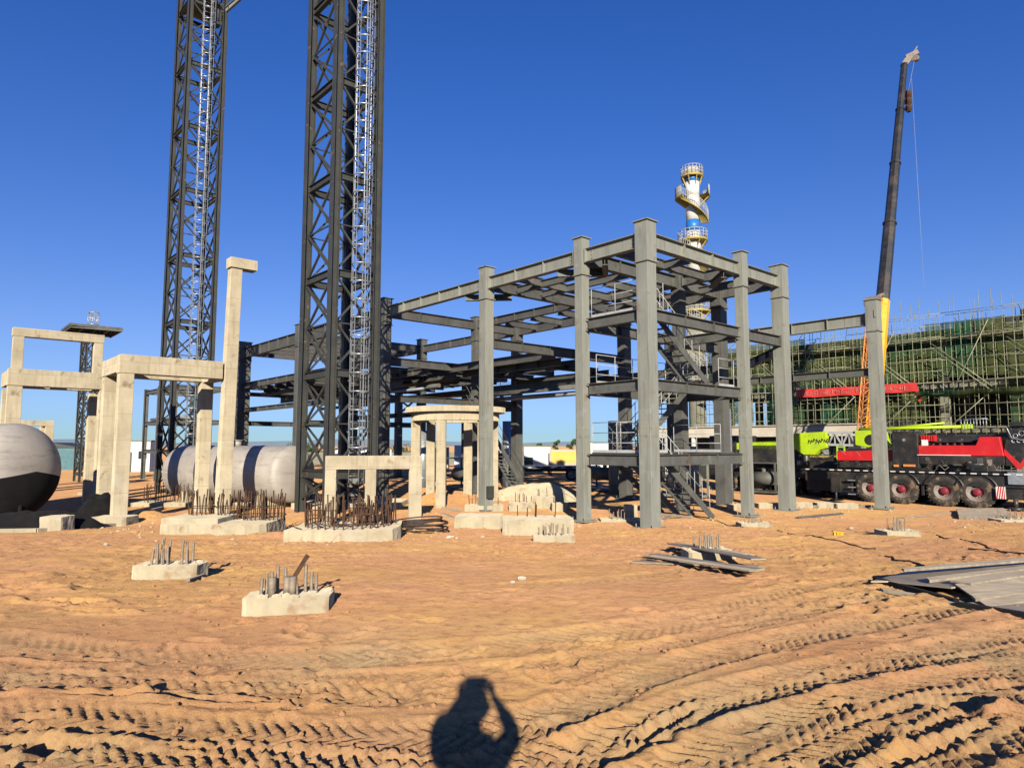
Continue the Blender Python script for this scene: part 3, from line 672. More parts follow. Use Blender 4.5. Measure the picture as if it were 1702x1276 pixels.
# ------------------------------------------------------------------ lattice towers with caged ladders
def lattice_tower(label, px, Y, wl, wr, lev, n, z0, legw, lad, off=0, top=None, m='tower', sub=2):
    p = P(px, 740, Y); o = thing('lattice_tower', label, 'tower', (p.x, p.y, 0), ROT)
    H1 = z0+lev*n
    cs = [(0,0), (-wl,0), (-wl,wr), (0,wr)]
    for (x, y) in cs:
        b = MB(); sx = 1 if x == 0 else -1
        b.ibeam((x, y, DEEP), (x, y, H1), legw, legw, .022, .018, up=(0,1,0)); b.build('leg', m, o)
    for i in range(n+1):
        z = z0+lev*i; b = MB()
        for a, c in zip(cs, cs[1:]+cs[:1]):
            va, vc = Vector((*a, z)), Vector((*c, z)); d = (vc-va).normalized()*legw*.5
            b.ibeam(va+d, vc-d, legw*.55, legw*.9, .018, .012)
        b.build('ring_beam', m, o)
    zz = [DEEP+.4] + [z0+lev*i for i in range(n+1)]
    for j in range(len(zz)-1):
        za, zb = zz[j]+.15, zz[j+1]-.15
        b = MB(); kk = max(1, round((zb-za)/(lev/sub)))
        for k in range(kk):
            q0, q1 = za+(zb-za)*k/kk, za+(zb-za)*(k+1)/kk
            for a, c in zip(cs, cs[1:]+cs[:1]):
                va, vc = Vector((*a, 0)), Vector((*c, 0)); e = (vc-va).normalized(); g = e*legw*.45
                nrm = Vector((-e.y, e.x, 0))*.035
                b.bar(va+g+Vector((0,0,q0))+nrm, vc-g+Vector((0,0,q1))+nrm, .085, .07)
                b.bar(vc-g+Vector((0,0,q0))-nrm, va+g+Vector((0,0,q1))-nrm, .085, .07)
                if k: b.bar(va+g+Vector((0,0,q0)), vc-g+Vector((0,0,q0)), .05, .05)
                # gussets at the crossing
                mid = (va+vc)/2+Vector((0,0,(q0+q1)/2)); b.bar(mid-e*.09, mid+e*.09, .10, .16) if legw > .2 else None
        b.build('bracing', m, o)
    if lad is not None:
        # caged ladder standing off the near right face (x = const 0 is near right side)
        lx, ly, r = lad; b = MB(); top = H1+.2; bz = DEEP+1.2
        for e in (-.21, .21): b.tube((lx, ly+e, DEEP+.4), (lx, ly+e, top), .024, n=6)
        nr = int((top-bz)/.3)
        for i in range(nr): b.tube((lx, ly-.21, bz+i*.3), (lx, ly+.21, bz+i*.3), .008, n=5)
        for i in range(int((top-bz)/2)): b.bar((lx, ly-.24, bz+i*2), (-.02+min(0, 0), ly-.24, bz+i*2), .04, .04)
        b.build('ladder', 'galv', o)
        b = MB(); hp = .72; i = 0; z = bz+1.4
        while z < top:
            b.ring((lx+r*.72, ly, z), r, .028, 18, 5, -2.5, 2.5); z += hp
        for k in range(5):
            a = -2.2+4.4*k/4; x, y = lx+r*.72+r*math.cos(a), ly+r*math.sin(a); b.bar((x, y, bz+1.3), (x, y, z-hp+.05), .024, .010)
        b.build('ladder_cage', 'galv', o)
        b = MB()
        for a in (0.9, -1.3): b.tube((lx+.02, ly+.34+a*.1, DEEP), (lx+.02, ly+.34+a*.1, H1), .02, n=6)
        b.build('conduit', 'galv', o)
    return o, H1
# centre tower
cN = P(553, 452, 26).z
twc, _ = lattice_tower('wide dark steel lattice tower with caged ladder, nearest of the three towers', 547, 26, 2.45, 1.86, 3.93, 8, cN-2*3.93, .32, (.12, 1.0, .36))
nz = P(306, 313, 38).z
twl, H1 = lattice_tower('tall dark steel lattice tower with caged ladder, behind the concrete portal with one tall post', 284, 38, 2.35, 1.98, 3.85, 10, nz-2*3.85, .27, (.12, .95, .34))
# bracket arm near the top of the left tower
zb = P(384, 30, 40).z
b = MB(); b.ibeam((0, 1.98, zb), (1.0, 3.4, zb+1.9), .2, .24); b.ibeam((0, 1.98, zb+1.9), (1.0, 3.4, zb+1.9), .2, .24); b.ibeam((0, 0, zb+2.0), (1.0, 3.4, zb+2.0), .16, .2); b.build('bracket_arm', 'primer_dark', twl)
b = MB(); b.box((-1.2, 1.0, zb+.3), (2.4, 1.7, .12)); b.box((-.2, 1.5, zb-.6), (.5, .5, .9)); b.build('service_platform', 'tower', twl)
tws, H1s = lattice_tower('short dark steel lattice tower carrying a wide flat plate at far left', 135, 50, 2.1, .75, 2.6, 4, P(136, 552, 50).z-2.6*4-.05, .16, None, sub=2)
zz = P(145, 548, 50).z
b = MB(); b.box((-.9, .4, zz+.14), (4.0, 3.4, .18)); 
for k in range(5): b.bar((-2.8, -1.2+k*.8, zz), (1.0, -1.2+k*.8, zz), .08, .16)
for k in range(4): b.bar((-2.7+k*1.2, -1.25, zz-.01), (-2.4+k*1.2, 2.05, zz-.01), .08, .14)
b.build('top_plate', 'primer_dark', tws)
b = MB()
for k in range(8):
    a = k*PI/4; b.tube((-.5+.35*math.cos(a), .4+.35*math.sin(a), zz+.2), (-.5+.35*math.cos(a), .4+.35*math.sin(a), zz+1.5), .025, n=5)
for k in range(3): b.ring((-.5, .4, zz+.5+.45*k), .35, .025, 16, 5)
b.build('ladder_cage', 'galv', tws)

# ------------------------------------------------------------------ concrete portals
def ctable(label, px, Y, base=DEEP-.1): 
    p = P(px, 740, Y); return thing('concrete_portal', label, 'concrete frame', (p.x, p.y, 0), ROT), Vector((p.x, p.y, 0))
def cpost(o, x, y, w, z0, z1, w2=None, lean=(0,0), m='concrete', label=None):
    b = MB(); w2 = w2 or w
    c0 = [(a*w/2, d*w/2) for a, d in ((-1,-1),(1,-1),(1,1),(-1,1))]
    vs = [(x+a, y+d, z0) for a, d in c0] + [(x+a*w2/w+lean[0], y+d*w2/w+lean[1], z1) for a, d in c0]
    b.add(vs, [(3,2,1,0),(4,5,6,7),(0,1,5,4),(1,2,6,5),(2,3,7,6),(3,0,4,7)])
    # slight flare of the haunch under beams left out; formwork tie marks are real dents too small to model
    q = b.build('post', m, o, bevel=.018)
    if label: q['label'] = label
    return q
def cbeam(o, p, q, w, h, m='concrete', name='beam'):
    b = MB(); p = Vector(p); q = Vector(q); b.bar(p-Vector((0,0,h/2)), q-Vector((0,0,h/2)), w, h); return b.build(name, m, o, bevel=.018)
# F2: table with the tall post
o, B = ctable('cream concrete portal with one very tall post ending in a short arm', 203, 24)
zt = P(203, 590, 24).z; s2 = solve_t(375, RD, B); 
def LT(px, o_, s=0):  # t so that the point (t, s) of the frame at o_ appears at px
    q = o_+RD*s; return solve_t(px, LD, q)
t2 = LT(340, B, s2)
cpost(o, 0, 0, .46, DEEP-.2, zt-.67); 
hp = P(392, 447, 26.3)
cpost(o, 0, s2, .48, DEEP-.2, hp.z, .42, (.13, .12), label='very tall slightly leaning post')
cpost(o, -t2, s2, .46, DEEP-.2, zt-.62); cpost(o, -t2, 0, .46, DEEP-.2, zt-.62)
cbeam(o, (0, -.25, zt), (0, s2-.24, zt), .50, .66); cbeam(o, (-t2, -.25, zt+.003), (-t2, s2+.25, zt+.003), .46, .60)
cbeam(o, (-.252, 0, zt+.004), (-t2+.23, 0, zt+.004), .46, .60); cbeam(o, (-.24, s2+.01, zt-.004), (-t2+.232, s2+.01, zt-.004), .44, .62)
b = MB(); b.box((.17, s2+.36, hp.z+.19), (.52, 1.05, .40)); b.build('cantilever_arm', 'concrete', o, bevel=.015)
# F1
o, B = ctable('two-storey cream concrete portal standing behind the steel tank at far left', 18, 28)
zt1 = P(18, 613, 28).z; s1 = solve_t(173, RD, B); t1 = 2.5
for (x, y) in ((0,0), (0,s1), (-t1,0), (-t1,s1)): cpost(o, x, y, .50 if x == 0 else .44, DEEP-.2, zt1-.72)
cbeam(o, (0, -.27, zt1), (0, s1+.27, zt1), .54, .70); cbeam(o, (-t1, -.25, zt1+.003), (-t1, s1+.25, zt1+.003), .46, .62)
for y in (0, s1): cbeam(o, (-.272, y, zt1+.004), (-t1+.232, y, zt1+.004), .46, .62)
zu = P(18, 545, 28).z; su = solve_t(157, RD, B)
cpost(o, .0, .02, .38, zt1+.002, zu-.36); cpost(o, .0, su, .35, zt1+.002, zu-.36); cbeam(o, (0, -.2, zu), (0, su+.2, zu), .42, .36)
# F3
o, B = ctable('low cream concrete portal seen just above the steel tank at the far left edge', 80, 40)
z3 = P(80, 699, 40).z
cpost(o, 0, 0, .42, DEEP-.2, z3-.32); cpost(o, 0, -4.6, .42, DEEP-.2, z3-.32); cpost(o, -2, 0, .42, DEEP-.2, z3-.32)
cbeam(o, (0, -4.81, z3), (0, .21, z3), .42, .32); cbeam(o, (-.212, 0, z3+.003), (-2.2, 0, z3+.003), .40, .32)
# F4
pr_, pl_ = P(691, 740, 23.6), P(551, 740, 23.0)
o = thing('concrete_portal', 'low cream concrete portal with three posts behind the starter bars of the near footing', 'concrete frame', (pr_.x, pr_.y, 0), math.atan2(pr_.y-pl_.y, pr_.x-pl_.x))
z4 = P(692, 757, 23.5).z; tb = (pr_-pl_).length; ta = tb*.535
for t in (0, ta, tb): cpost(o, -t, 0, .42 if t == 0 else .36, DEEP-.2, z4-.45)
cbeam(o, (.21, 0, z4), (-tb-.18, 0, z4), .424, .45)

# round table
pc = P(757, 740, 31.5); o = thing('round_concrete_table', 'cream circular concrete ring on posts inside the steel frame', 'concrete ring', (pc.x, pc.y, 0), 0)
zr = P(757, 674, 29.5).z
b = MB(); b.lathe([(1.5, zr-.24), (2.30, zr-.24), (2.30, zr), (1.5, zr), (1.5, zr-.24)], 48, smooth=False); b.build('top_slab', 'concrete', o)
b = MB(); b.lathe([(1.62, zr-.62), (2.02, zr-.62), (2.02, zr-.244), (1.62, zr-.244), (1.62, zr-.62)], 48, smooth=False); b.build('ring_beam', 'concrete', o)
for k in range(6):
    a = R_(-105+60*k); cpost(o, 1.82*math.cos(a), 1.82*math.sin(a), .40, DEEP-.2, zr-.624)

# ------------------------------------------------------------------ tanks
def dish(r, d, n=10): return [(r*math.cos(PI/2*i/n), d*math.sin(PI/2*i/n)) for i in range(n+1)]
# near-left vessel
pt = P(98, 785, 23.6); r = 1.66; lx = 1.0
t = thing('storage_tank', 'large rounded steel vessel with black underside cut off by the left edge', 'tank', (pt.x-1.85, pt.y+.4, DEEP+r+.12), R_(-14))
def cyl_part(a0, a1, m, nm, rr, dd, ln):
    b = MB(); prof = [(max(.001, q[0]*rr/1.0), q[1]*dd) for q in dish(1, 1)]
    b.lathe([(.001, -ln-dd)] + [(a, -ln-c) for a, c in reversed(prof[:-1])] + [(a, c) for a, c in prof], 40, (0,0,0), 'x', a0, a1)
    return b.build(nm, m, t)
# x axis lathe: angle measured from +y towards +z
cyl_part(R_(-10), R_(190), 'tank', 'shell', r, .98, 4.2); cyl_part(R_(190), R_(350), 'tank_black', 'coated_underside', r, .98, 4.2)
b = MB(); b.ring((0,0,0), r+.006, .013, 48, 6, ax='x'); b.ring((-2,0,0), r+.006, .013, 48, 6, ax='x'); b.build('weld_seam', 'tank', t)
b = MB(); b.tube((-.4, -r*.92, -.55), (-.4, -r*1.06, -.62), .19, n=18); b.tube((-.4, -r*1.06, -.62), (-.4, -r*1.09, -.635), .26, n=18); b.build('nozzle', 'tank', t)
b = MB(); b.tube((.6,-.2,-.9),(.75,-.3,-r-.05),.06); b.box((-1.2,0,-r+.1),(.4,2.4,.5)); b.box((-3.6,0,-r+.1),(.4,2.4,.5)); b.build('saddle', 'tank_black', t)
# centre tank
pa, pb = P(290, 780, 33.5), P(486, 780, 29.5); dv = (pb-pa); dv.z = 0
t = thing('storage_tank', 'horizontal steel cylinder tank behind the tall-posted concrete portal', 'tank', (pb.x, pb.y, .42), math.atan2(dv.y, dv.x))
r = 1.22; ln = dv.length-.9
b = MB(); prof = dish(1, 1); b.lathe([(.001, -ln-.45)] + [(a*r, -ln-c*.45) for a, c in reversed(prof[:-1])] + [(max(.001,a*r), c*.45) for a, c in prof], 48, (0,0,0), 'x'); b.build('shell', 'tank', t)
b = MB()
for k in range(1, 4): b.ring((-ln*k/4, 0, 0), r+.006, .012, 48, 6, ax='x')
b.build('weld_seam', 'tank', t)
b = MB()
for k in (.15, .85): b.box((-ln*k, 0, -r+.02), (.3, 1.9, .6))
b.build('saddle', 'concrete_grey', t)
b = MB(); b.tube((-ln*.5,0,r-.02),(-ln*.5,0,r+.22),.2,n=16); b.tube((-ln*.5,0,r+.22),(-ln*.5,0,r+.26),.27,n=16); b.tube((-ln*.85,0,r-.02),(-ln*.85,0,r+.3),.07,n=10); b.build('manhole', 'tank', t)

# ------------------------------------------------------------------ footings with starter bars
def rot2(x, y, a): return x*math.cos(a)-y*math.sin(a), x*math.sin(a)+y*math.cos(a)
bar_me = {}
def bars(o, spots, h, r=.014, m='rebar', name='rebar', lean=.05, seed=0):
    rd = random.Random(seed); protos = []
    for k in range(4):
        b = MB(); hh = h*(.72+.14*k); kk = 1 if h > .45 else .25; b.path([(0,0,-.05), (rd.uniform(-1,1)*.01*kk, 0, hh*.5), (rd.uniform(-1,1)*.03*kk, rd.uniform(-1,1)*.03*kk, hh)], r, 6); protos.append(b)
    pr = []
    for i, (x, y, z) in enumerate(spots):
        if i < 4: q = protos[i].build(name, m, o, loc=(x, y, z)); pr.append(q)
        else: q = copy_obj(pr[rd.randrange(4)], o, (x, y, z))
        q.rotation_euler = (rd.gauss(0, lean), rd.gauss(0, lean), rd.uniform(0, 6))
def footing(label, px0, px1, pyb, h, depth, Yov=None, poly=None, m='concrete_grey', name='concrete_footing', grp=None, cat='footing', sink=.25, ang=0):
    p = GS((px0+px1)/2, pyb); Y = p.y; wd = (px1-px0)/F*Y/ (1.0)
    p.y += depth/2
    zs = min(surf(p.x-wd/2, p.y-depth/2), surf(p.x+wd/2, p.y-depth/2), p.z)
    o = thing(name, label, cat, (p.x, p.y, zs), ang, grp)
    rd = random.Random(int(px0)); b = MB()
    if poly is None:
        c = .12*min(wd, depth)
        poly = [(-wd/2+c*rd.random(), -depth/2), (wd/2-c*rd.random(), -depth/2+.02), (wd/2, -depth/2+c), (wd/2, depth/2-c), (wd/2-c, depth/2), (-wd/2+c, depth/2), (-wd/2, depth/2-c), (-wd/2, -depth/2+c)]
    else: poly = [(a*wd/2, d*depth/2) for a, d in poly]
    b.prism(poly, -sink, h); roughen(b.build('block', m, o), .016 if h > .3 else .011, seed=px0 % 17)
    return o, wd, depth, h
rd = random.Random(3)
o, w, d, h = footing('long stepped concrete footing with rows of rusty starter bars, beside the leaning heap of sand', 262, 436, 889, .26, 2.0)
b = MB(); b.box((-.95*w/2+.7, -.2, .30), (1.5, 1.3, .20)); b.build('upper_step', 'concrete_grey', o, bevel=.02)
sp = []
for cx in (-.30, -.02, .24, .42):
    for k in range(17):
        a = k*2*PI/17; sp.append((cx*w+.30*math.cos(a), .35+.38*math.sin(a), h))
bars(o, sp, .72, .017, seed=1)
b = MB()
for cx in (-.30, -.02, .24, .42):
    for q in range(2):
        b.ring((cx*w, .35, h+.12+.22*q), .36, .012, 16, 5)
b.build('stirrup', 'rebar', o)
o, w, d, h = footing('wide rounded concrete footing crowded with rusty starter bars, next to the cable coil', 466, 650, 901, .27, 2.4,
    poly=[(-.98,-.85),(-.2,-1),(.55,-1),(.96,-.7),(1,0),(.9,.8),(.5,1),(-.5,1),(-.95,.7)])
sp = []
for i in range(30):
    a = i*2*PI/30; sp.append((.80*w/2*math.cos(a), .82*d/2*math.sin(a), h))
for i in range(52):
    sp.append((rd.uniform(-.8, .85)*w/2, rd.uniform(-.1, .85)*d/2, h))
for i in range(14): sp.append((w*.16+.22*math.cos(i*.45), .1+.22*math.sin(i*.45), h))
bars(o, sp, .60, .017, seed=2)
b = MB()
for q in range(3): b.ring((w*.16, .1, h+.12+.16*q), .23, .014, 16, 5)
for q in range(2): 
    pts = [(.80*w/2*math.cos(a*.2), .82*d/2*math.sin(a*.2), h+.10+.2*q+.03*math.sin(a)) for a in range(32)]; b.path(pts, .012, 5)
for q in range(12):
    a = rd.uniform(0, 3); c = Vector((rd.uniform(-.7,.7)*w/2, rd.uniform(-.9,.5)*d/2, h+.02)); b.path([c, c+Vector((.4*math.cos(a), .25*math.sin(a), .03))], .012, 5)
b.build('tie_hoop', 'rebar', o)
# a row of starter bars on the ground slab further back
o, w, d, h = footing('far low footing with starter bars in front of the horizontal tank', 212, 330, 842, .16, 1.6)
bars(o, [(rd.uniform(-.95,.95)*w/2, rd.uniform(-.8,.8)*d/2, h) for _ in range(46)], .75, seed=3)
o, w, d, h = footing('far low footing with starter bars between the horizontal tank and the nearest lattice tower', 385, 520, 842, .16, 1.6)
bars(o, [(rd.uniform(-.95,.95)*w/2, rd.uniform(-.8,.8)*d/2, h) for _ in range(50)], .85, seed=4)
for lab, a in (('post stub beside the left concrete portal with a few bent rods', (128, 165, 822, .10, .8)), ('grey footing beneath the central lattice tower', (480, 660, 846, .22, 3.2))):
    o, w, d, h = footing('low ' + lab, *a)
    bars(o, [(rd.uniform(-.8,.8)*w/2, rd.uniform(-.5,.7)*d/2, h) for _ in range(12)], .5, seed=5)

# small pedestals with anchor bolts
PG = 'small concrete pedestals with anchor bolts'
def pedestal(label, px0, px1, pyb, h, depth, bolts, bh, seed, ang=0, poly=None, jag=0):
    o, w, d, hh = footing(label, px0, px1, pyb, h, depth, name='anchor_pedestal', cat='pedestal', grp=PG, ang=ang, poly=poly)
    bars(o, [(x*w/2, y*d/2, hh) for x, y in bolts], bh, .017, 'bolt', 'anchor_bolt', .035, seed)
    b = MB(); r2 = random.Random(seed)
    for i in range(14): lump(b, (r2.uniform(-.9,.9)*w/2, r2.uniform(-.8,.8)*d/2, hh+.005), .03+.03*r2.random(), i+seed*50, .6)
    b.build('mortar_crumbs', 'concrete_grey', o)['kind'] = 'stuff'
    return o, w, d, hh
g8 = [(-.45,-.5),(-.35,-.1),(-.2,-.5),(-.1,.2),(.1,-.5),(.2,.3),(.4,-.4),(.5,.3),(-.5,.4),(-.02,-.2)]
o, w, d, h = pedestal('broad pedestal nearest the camera with a tilted rusty plate among its bolts', 398, 537, 1021, .165, .46, [(-.62,-.3),(-.55,.1),(-.35,-.35),(-.3,.2),(-.05,-.3),(0,.3),(.2,-.3),(.35,.3),(.5,.2),(.62,.1)], .24, 21, R_(8))
b = MB(); b.box((.06, .05, h+.20), (.045, .012, .44), rx=.25, ry=.55); b.build('bent_plate', 'rebar', o)
b = MB()
for x in (-.33, -.02, .1): b.tube((x*w/2*1.1, -.1, h), (x*w/2*1.1, -.1, h+.19), .035, n=10)
b.build('bolt_sleeve', 'bolt', o)
o, w, d, h = pedestal('long pedestal with two clumps of bolts beside the dark trampled sand at left', 216, 322, 962, .17, .44, [(-.5,-.4),(-.42,0),(-.34,-.4),(-.26,.1),(-.18,-.4),(-.08,0),(0,-.4),(.42,-.3),(.5,.1),(.58,-.3),(.66,.1),(-.46,.5)], .28, 22)
o, w, d, h = pedestal('pedestal half hidden behind the fanned boards on the sand', 1148, 1226, 932, .13, .7, g8, .25, 23)
pedestal('pale rounded pedestal with tight bunch of bolts, right of the lone outer column', 1475, 1534, 891, .13, .7, [(x*.7, y) for x, y in g8], .30, 24)
pedestal('small white pedestal in front of the thin column at the right corner', 1234, 1286, 877, .14, .7, g8, .16, 25)
pedestal('pedestal with short bolts right in front of the big grey blocks', 887, 956, 900, .14, .6, g8+[(-.7,0),(.7,0)], .24, 26)
pedestal('flat pedestal at the right edge beside the dark concrete slab', 1668, 1740, 868, .08, .9, g8+[(-.7,.2),(.7,.1),(.6,-.4)], .30, 27)
pedestal('flat pedestal between the two left columns of the stair bay', 1000, 1072, 868, .08, .9, g8, .28, 28)

# plain blocks
def block(label, px0, px1, pyb, h, depth, name='concrete_block', grp='loose concrete blocks', ang=0, m='concrete_grey', nb=0, dx=0):
    o, w, d, hh = footing(label, px0, px1, pyb, h, depth, name=name, cat='block', grp=grp, ang=ang, m=m)
    if nb: bars(o, [(rd.uniform(-.8,.8)*w/2, rd.uniform(-.5,.8)*d/2, hh) for _ in range(nb)], .35, seed=int(px0), name='rebar')
    return o
block('large pale block left of the biggest grey block in the centre', 757, 833, 879, .34, 1.5, ang=R_(-4))
block('biggest grey block in the centre, behind the small bolted pedestal', 836, 954, 888, .40, 1.4, nb=6)
block('square block stacked with rods, behind the biggest grey block on the left', 846, 884, 850, .34, .9, nb=5)
block('square block behind the biggest grey block on its right', 918, 944, 850, .30, .9, nb=4)
block('rounded block topping the heap behind the centre blocks', 884, 922, 846, .50, 1.0, nb=3)
block('low block at the foot of the second front column', 772, 836, 850, .22, 1.2, nb=8)
block('cream block on the curb in front of the left steel vessel', 62, 100, 882, .42, .7, m='concrete')
block('wide cream block under the left concrete portal', 148, 206, 874, .30, 1.0, m='concrete')
block('white block at the foot of the left stair bay column', 1040, 1060, 860, .45, .5, m='concrete')
for k, (x0, x1, y) in enumerate(((1262,1300,848),(1325,1352,846),(1360,1388,845),(1392,1428,846),(1215,1236,850))):
    block(['flat kerb block between the two right corner columns','first white kerb block right of the corner column','middle white kerb block before the parked trucks','last white kerb block beside the lone outer column','kerb block left of the thin right corner column'][k], x0, x1, y, .22, .6, name='kerb_block', grp='white kerb blocks in front of the trucks', m='concrete')
# curb strip of the left pit
cp = [GS(x, y) for x, y in ((-40,884),(60,883),(120,879),(190,874),(232,862),(262,850))]
b = MB()
for a, c in zip(cp[:-1], cp[1:]): b.bar(a+Vector((0,0,.03)), c+Vector((0,0,.03))+(c-a).normalized()*.02, .12, .16)
tag(b.build('kerb_strip', 'concrete'), 'thin pale concrete kerb line in front of the left steel vessel', 'kerb')
# black sheet heaped under the vessel
def heap_mesh(name, mm, label, cat, px, py, rx, ry, h, seed, group=None):
    p = GS(px, py); p.y += ry; n = 30; vs = []; fs = []
    for j in range(n+1):
        for i in range(n+1):
            u, v = i/n*2-1, j/n*2-1; q = max(0, 1-(u*u+v*v)); nn = float(fbm(np.array(u*3.+seed), np.array(v*3.), 4))
            vs.append((u*rx, v*ry, -.08+h*(q**.5)*(1+.6*nn)))
    for j in range(n):
        for i in range(n): fs.append((j*(n+1)+i, j*(n+1)+i+1, (j+1)*(n+1)+i+1, (j+1)*(n+1)+i))
    b = MB(); b.add(vs, fs, True); return tag(b.build(name, mm, loc=p), label, cat, group)
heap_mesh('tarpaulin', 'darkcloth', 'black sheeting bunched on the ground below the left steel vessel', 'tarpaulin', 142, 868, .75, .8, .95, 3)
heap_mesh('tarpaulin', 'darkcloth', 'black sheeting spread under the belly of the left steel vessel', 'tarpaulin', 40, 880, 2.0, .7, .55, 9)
heap_mesh('sand_heap', 'sand', 'small sand heap behind the low three-posted concrete portal', 'heap', 735, 838, 1.6, 1.3, .5, 14)
heap_mesh('rubble_heap', 'concrete_grey', 'pale rubble heap among the centre blocks', 'rubble', 890, 838, 2.0, 1.2, .75, 19)

# ------------------------------------------------------------------ wheels shared by the vehicles (axle along y, near face towards -y)
def wheel(parent, x, z, y, r, w, hub='rim_red', mrim='rim'):
    b = MB(); q = .70*r
    b.lathe([(q*.8, -w*.42), (q, -w/2), (r*.94, -w/2), (r, -w*.36), (r, w*.36), (r*.94, w/2), (q, w/2), (q*.8, w*.42)], 32, (0,0,0), 'y')
    for k in range(28):
        a = k*2*PI/28
        for e in (-1, 1): b.box((r*1.0*math.cos(a), e*w*.22, r*1.0*math.sin(a)), (.05, w*.42, .045), ry=-a)
    t = b.build('wheel', 'rubber', parent, loc=(x, y, z))
    b = MB(); b.lathe([(.001, -w*.12), (q*.5, -w*.14), (q*.62, -w*.40), (q*.98, -w*.46), (q*1.02, -w*.50), (q*1.0, -w*.3)], 28, (0,0,0), 'y'); b.build('rim', mrim, t)
    b = MB(); b.lathe([(.001, -w*.52), (q*.24, -w*.52), (q*.32, -w*.45), (q*.34, -w*.13)], 20, (0,0,0), 'y')
    for k in range(10):
        a = k*2*PI/10; b.tube((q*.45*math.cos(a), -w*.13, q*.45*math.sin(a)), (q*.45*math.cos(a), -w*.22, q*.45*math.sin(a)), .022, n=6)
    b.build('hub', hub, t)
    return t
def stripes(parent, x, y, z, w, h, n=4, facing='y'):
    o = MB(); o.box((x, y, z), (w, .012, h)); p = o.build('warning_board', 'white', parent)
    b = MB()
    for k in range(n):
        x0 = x-w/2+w*k/n; b.slab_y([(x0, z-h/2+.002), (x0+w/n*.5, z-h/2+.002), (min(x+w/2, x0+w/n*.5+w/n*1.0), z+h/2-.002), (min(x+w/2-.001, x0+w/n*1.0), z+h/2-.002)], y-.012, y-.007)
    b.build('red_stripe', 'red', p)
# ------------------------------------------------------------------ red and black truck crane
gz = DEEP
pc = P(1563, 740, 30.2)
tc = thing('truck_crane', 'red and black mobile crane truck parked behind the lone outer column at right', 'crane truck', (pc.x, pc.y, gz), ROT)
def pt_on(px, base=pc):              # local x for a photo column on the near side of a vehicle
    k = (px-CX)/F; return (k*base.y-base.x)/(-LD.x+k*LD.y)
xa = pt_on(1333); wheels = [pt_on(1440), pt_on(1490), 0.0, pt_on(1614)]
def zz_(py, Y): return P(1500, py, Y).z-gz
dk = zz_(783, 30.6)
b = MB(); b.box((( xa+6.2)/2, 1.35, dk-.33), (6.2-xa, 2.5, .56)); b.box(((xa+5)/2, 1.35, dk-.05), (5-xa+.3, 2.74, .06))
for x in wheels:  # wheel arches between the axles
    pass
for x0, x1 in ((xa, wheels[0]-.85), (wheels[1]+.8, wheels[2]-.8), (wheels[3]+.8, 6.2)):
    if x1 > x0+.1: b.box(((x0+x1)/2, 1.35, dk-.72), (x1-x0, 2.3, .75))
b.build('chassis', 'black', tc, bevel=.02)
for k in range(28):
    b = MB(); x = xa+.2+k*(5-xa)/28; b.box((x, -.035, dk-.045), (.22, .01, .045)); b.build('reflector', 'white', tc)
for x in wheels + [wheels[3]+2.4]:
    wheel(tc, x, .68, .30, .68, .42); wheel(tc, x, .68, 2.4, .68, .42)
for x in wheels:
    b = MB(); b.lathe([(.80, -.28), (.84, -.28), (.84, .34), (.80, .34), (.80, -.28)], 18, (0,0,0), 'y', R_(20), R_(160)); b.build('mudguard', 'black', tc, loc=(x, .32, .68))
# superstructure
x1, x2, x3, x4 = pt_on(1478), pt_on(1523), pt_on(1625), pt_on(1664)
zt_, zm, zbm = zz_(727, 30), zz_(740, 30), zz_(757, 30)
b = MB(); b.slab_y([(x2, zbm), (x4, zbm), (x4-.12, zt_+.02), (x3, zt_+.02), (x3-.15, zm), (x2, zm)], .02, 1.0); b.build('red_body', 'red', tc, bevel=.02)
b = MB(); b.box(((x2+x3)/2-.2, -.0, zbm+.02), (x3-x2-.3, .05, .03)); b.build('trim_strip', 'white', tc)
b = MB(); b.box(((x2+x4)/2, .8, (zbm+dk)/2+.16), (x4-x2, 1.5, zbm-dk-.34)); b.box(((x2+x4)/2, 1.8, zbm+.45), (x4-x2-.2, 1.0, 1.0)); 
for k in range(6): b.tube((x2+.15+k*.28, .6, zm), (x2+.15+k*.28, .6, zm+.12+.08*(k%3)), .07, n=8)
b.tube((x2+.3, .5, zm+.16), (x3-.2, .5, zm+.2), .06, n=8); b.tube((x2+.3, .9, zm+.26), (x3-.2, .9, zm+.24), .10, n=10)
b.tube((0,1.35,dk-.05),(0,1.35,dk+.25),.75,n=24); b.build('slewing_deck', 'black', tc, bevel=.01)
b = MB(); ztp = zz_(716, 30.8)
b.slab_y([(x1, dk+.1), (x2-.01, dk+.1), (x2-.01, ztp-.15), (x2-.2, ztp), (x1+.05, ztp)], .05, 1.15); ct = b.build('counterweight', 'black', tc, bevel=.03)
b = MB(); b.tube((x1+.55, .049, ztp-.4), (x1+.55, .03, ztp-.4), .07, n=14); b.build('lifting_eye', 'galv', ct)
b = MB(); b.box((x2+.28, -.0+.012, zm+.12), (.26, .012, .26)); b.build('notice_plate', 'white', tc)
b = MB()
for k in range(6): b.box((x2+.10+k*.10, .35, zm+.32), (.06, .3, .26))
b.build('red_radiator', 'red', tc)
b = MB(); b.slab_y([(x1-2.6, dk+.42), (x1-.02, dk+.42), (x1-.02, dk+.95), (x1-2.6, dk+.85)], .3, .9); b.build('red_toolbox', 'red', tc, bevel=.02)
b = MB(); b.box((x1-1.2, .2, dk+.22), (2.4, .3, .28)); b.box((x1-1.6,.19,dk+.3),(.12,.3,.3)); b.build('outrigger_box', 'black', tc, bevel=.02)
b = MB(); b.box((x1+.2, -.02, dk+.22), (.22,.02,.1)); b.box((x1+.75, -.02, dk+.24), (.5,.02,.1)); b.build('orange_marker', 'orange', tc)
